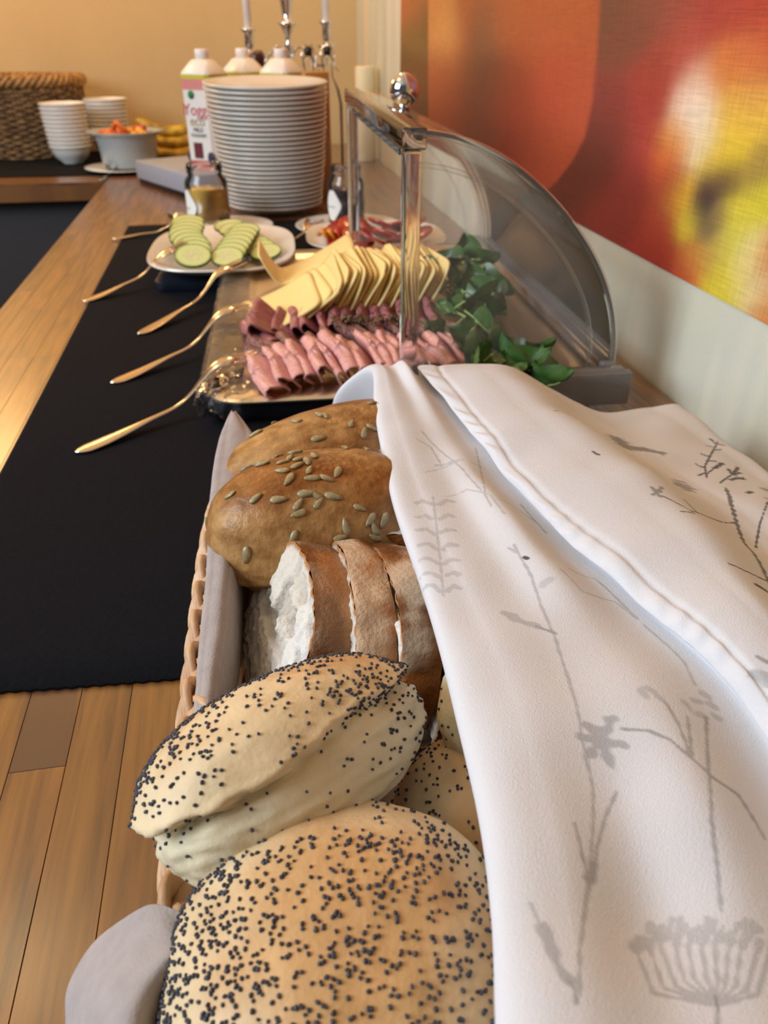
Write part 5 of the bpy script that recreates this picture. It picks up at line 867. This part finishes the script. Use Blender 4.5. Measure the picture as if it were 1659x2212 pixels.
# pale bun peeking from under the cloth edge
Bd = basis(FH*.9+RT*.3, UPZ*.5+RT*.8)
o, W, F, D, be = bun('white_bun', (.086, .223, .092), Bd, (.032, .021, .024), lambda D: .35+.1*D[:, 0], ('e2cf9c', 'd8b070', 'e8dcb8', 'c89858'), m_bun, 'pale yellow bun peeking out from under the cloth edge', 55, lip=.06, sub=5)
poppy(o, W, F, D, lambda d, p, n: (d[:, 2] < .6)+0., 120, 12)
# two seeded brown rolls
Be = basis(RT*.93+FH*.30-UPZ*.02, UPZ*.86-RT*.2+FH*.1)
o, W, F, D, be = bun('seeded_roll', (.032, .372, .093), Be, (.067, .040, .040), lambda D: -.42+.42*sstep(D[:, 0], -.3, .8)-.6*sstep(D[:, 1], -.2, .6), PALR, m_roll, 'brown sunflower seed roll directly behind the sliced loaf', 66, lip=.12, sq=2.3)
sunseeds(o, W, F, D, lambda d, p, n: (d[:, 2] > .0)*(.3+2.0*(np.abs(d[:, 0]+.35+.3*d[:, 1]) < .3)), 60, 4)
Bf = basis(RT*.80+FH*.52-UPZ*.02, UPZ*.86-RT*.2)
o, W, F, D, be = bun('seeded_roll', (.054, .455, .088), Bf, (.078, .040, .038), lambda D: -.42+.50*sstep(D[:, 0], -.3, .8)-.6*sstep(D[:, 1], -.2, .6), PALR, m_roll, 'brown sunflower seed roll farthest back in the basket', 77, lip=.12, sq=2.3)
sunseeds(o, W, F, D, lambda d, p, n: (d[:, 2] > .0)*(.4+1.5*(d[:, 0] > -.3)), 44, 7)

# ---- sliced loaf
m_crumb = mat('white_crumb', 'd8d2c6', .8, attr=True, bump=.0012, bscale=420, sss=.1, spec=.2)
def bslice(c, n_, e1, w_, h_, th, seed, label, flour=1., grp='slices of the white crusted loaf'):
    n_ = np.array(n_, float); n_ /= np.linalg.norm(n_); e1 = np.array(e1, float); e1 -= n_*(e1 @ n_); e1 /= np.linalg.norm(e1); e2 = np.cross(e1, n_); e2 *= np.sign(e2[2])
    nr, na = 40, 160; V = []; C = []; a = np.linspace(0, 2*pi, na, endpoint=False)
    X = np.sign(np.cos(a))*np.abs(np.cos(a))**(2/2.5)*w_/2; Yt = np.sign(np.sin(a))*np.abs(np.sin(a))**(2/2.4); Yy = np.where(Yt > 0, Yt*h_*.58, Yt*h_*.42)
    prof = np.stack([X, Yy], 1)*(1+.02*np.sin(3*a+seed)+.012*np.sin(11*a+seed))[:, None]
    def face(sgn, off):
        R_ = np.linspace(0, 1, nr); P = (R_[:, None, None]*prof[None]).reshape(-1, 2); rad = np.repeat(R_, na)
        P3 = np.concatenate([P, np.full((len(P), 1), seed*.37)], 1)
        hole = sstep(noise3(P3, 330, seed+1, 2), .35, .8)*.5+sstep(noise3(P3*np.array([1, 2, 1]), 120, seed+2, 2), .45, .8)
        dep = -.0035*hole*(rad < .95)-.0006*noise3(P3, 900, seed, 2)
        cr_ = sstep(rad, .93, .985)[:, None]; dens = sstep(noise3(P3, 45, seed+4, 2), 0, .8)[:, None]
        col = lina('dcd5ca')*(1-.30*hole[:, None])*(1-.25*dens)+lina('c0a47c')*.25*dens; col = col*(1-cr_)+lina('a87038')*cr_
        return P, dep, col
    nv = 0; allV = []; allC = []; Fs = []
    for sg in (1, -1):
        P, dep, col = face(sg, 0); W = P[:, :1]*e1+P[:, 1:]*e2+n_*((th/2+dep)*sg)[:, None]; allV.append(W); allC.append(col); f = np.array(gridf(nr, na, True))+nv
        Fs += (f if sg > 0 else f[:, ::-1]).tolist(); nv += len(W)
    nt_ = 14; tt = np.linspace(1, -1, nt_)
    for k, t_ in enumerate(tt):
        bul = 1+.02*(1-t_**2); W = (prof[:, :1]*e1+prof[:, 1:]*e2)*bul+n_*(th/2*t_); P3 = W*1.0
        allV.append(W*(1+.012*noise3(P3, 300, seed+6, 2))[:, None] if 0 < k < nt_-1 else W)
        pat = sstep(noise3(P3+np.array(c), 120, 6, 3), -.5, .7)[:, None]; fl = (sstep(noise3(P3+np.array(c), 90, 9, 4)+.9*np.maximum(Yt, 0)*(np.cos(a) > -.9), .55, 1.25)*flour)[:, None]
        col = lina('a86a34')*(1-pat)+lina('70421a')*pat; col = col*(1-.6*fl)+lina('d6c4a8')*.6*fl; allC.append(col)
    f = np.array(gridf(nt_, na, True))+nv; Fs += f.tolist()
    o = mk('bread_slice', np.concatenate(allV), Fs, m_crumb, colors=np.concatenate(allC), loc=tuple(c)); tag(o, label, 'bread', grp); return o
nn = (-.95, -.02, .24); ee = (.10, 1, .02)
lbs = ['leftmost slice of the white loaf, its torn white crumb facing left', 'second slice of the white loaf, floury crust, past the dark gap', 'third slice of the white loaf, close against the second', 'fourth slice of the white loaf, touching the cloth edge', 'fifth slice of the white loaf, mostly under the cloth']
sp = [0, .0272, .0474, .0715, .0955]; tw = [.0245, .0190, .0195, .0230, .0220]
for i in range(5):
    bslice((.0050+sp[i]*.985, .298-sp[i]*.14+(.000 if i % 2 else .001), .0665-.001*i), (nn[0], nn[1]-.02*i-.10*(i == 0), nn[2]-.02*i+.20*(i == 0)), ee, .098, .086, tw[i], 3+i*2, lbs[i], 1. if i in (1, 2) else .35)
bslice((.072, .352, .103), (-.1, -.15, 1), (1, -.1, .12), .090, .040, .010, 31, 'flat crusty end piece lying behind the sliced loaf', .4, None)

# ---- napkin lining the basket
def napkin_mat():
    m = mat('grey_cotton_napkin', 'a89d98', .9, bump=.0003, bscale=900, spec=.1, var=.10, vscale=120); return m
m_nap = napkin_mat()
def ribbon():
    # standing folded edge between rim and bread, in world metres: left edge, crest, right edge per row
    rows = NAP1
    V = []; n = 14
    R_ = crom(np.array(rows), 90)
    for r in R_:
        Lp, Cp, Rp = r[0], r[1], r[2]
        down = np.array([0, 0, -1.])
        arc = [Lp+down*.05+np.array([.006, 0, 0]), Lp+down*.02+np.array([.002, 0, 0]), Lp, (Lp+Cp)/2+np.array([0, 0, .0012]), Cp, (Rp+Cp)/2+np.array([0, 0, .0008]), Rp, Rp+down*.02+np.array([.001, 0, 0]), Rp+down*.05]
        V.append(crom(np.array(arc), 40))
    V = np.array(V).reshape(-1, 3); V[:, 2] = np.maximum(V[:, 2]+.0005*noise3(V, 120, 2, 2), .013)
    o = mk('cloth_napkin', V, gridf(90, 40), m_nap, loc=(0, 0, 0)); md = o.modifiers.new('t', 'SOLIDIFY'); md.thickness = .0014
    tag(o, 'folded grey napkin edge standing between the basket rim and the bread', 'napkin')
    S = crom(np.array(NAP2), 60); S = crom(S.transpose(1, 0, 2), 60); V = S.reshape(-1, 3); V[:, 2] += .0008*noise3(V, 90, 4, 2)
    o = mk('cloth_napkin', V, gridf(60, 60), m_nap); md = o.modifiers.new('t', 'SOLIDIFY'); md.thickness = .0012
    tag(o, 'grey napkin corner hanging over the near end of the basket rim', 'napkin')
ribbon()

# ------------------------------------------------------------------ printed cloth over the basket
def cloth():
    G = np.array(CLOTH); NV, NU = 900, 560; S = crom(G, NV); S = crom(S.transpose(1, 0, 2), NU).transpose(1, 0, 2)
    P = S.reshape(-1, 3); u = np.tile(np.linspace(0, G.shape[1]-1, NU), NV)
    # soft wrinkles, and puckers along the hem seam
    v = np.repeat(np.linspace(0, 1, NV), NU)
    P0 = P.copy(); hem = np.exp(-((u-7.5)/.45)**2); P[:, 2] += (.0022*noise3(P, 28, 3, 1)+.0009*noise3(P, 80, 4, 2))*sstep(u, .9, 2)+hem*.0007*np.sin(v*210+3*np.sin(v*40))-.0009*np.exp(-((u-8)/.10)**2)
    ink = np.zeros(len(P))
    for hw, dk, pts in PRINT:
        hw = max(hw, .0005)
        pts = np.array(pts)
        for a, b in zip(pts[:-1], pts[1:]):
            lo = np.minimum(a, b)-hw*2-.002; hi = np.maximum(a, b)+hw*2+.002; lo[2] -= .003; hi[2] += .003
            m_ = np.all((P0 > lo) & (P0 < hi), axis=1); Q = P0[m_]
            if not len(Q): continue
            k3 = np.array([1, 1, .3]); ab = (b-a)*k3; q3 = (Q-a)*k3; t = np.clip((q3 @ ab)/(ab @ ab+1e-12), 0, 1); d = np.linalg.norm(q3-t[:, None]*ab, axis=1)
            d = d+hw*.25*noise3(Q, 1800, 5, 1)
            f = (1-sstep(d, hw*.6, hw*1.2+.0003))*dk
            ink[m_] = np.maximum(ink[m_], f)
    base = lina('d2d1d3'); inkc = lina('34322f'); seam = .06*np.exp(-((u-8)/.05)**2)
    col = base*(1-ink[:, None]-seam[:, None])+inkc*ink[:, None]
    m = mat('printed_cotton', 'dddddd', .85, attr=True, bump=.00022, bscale=1500, spec=.15, sss=.0)
    o = mk('printed_cloth', P, gridf(NV, NU), m, colors=col)
    tag(o, 'white cotton cloth with grey botanical print and folded hem over the bread basket', 'cloth')
cloth()
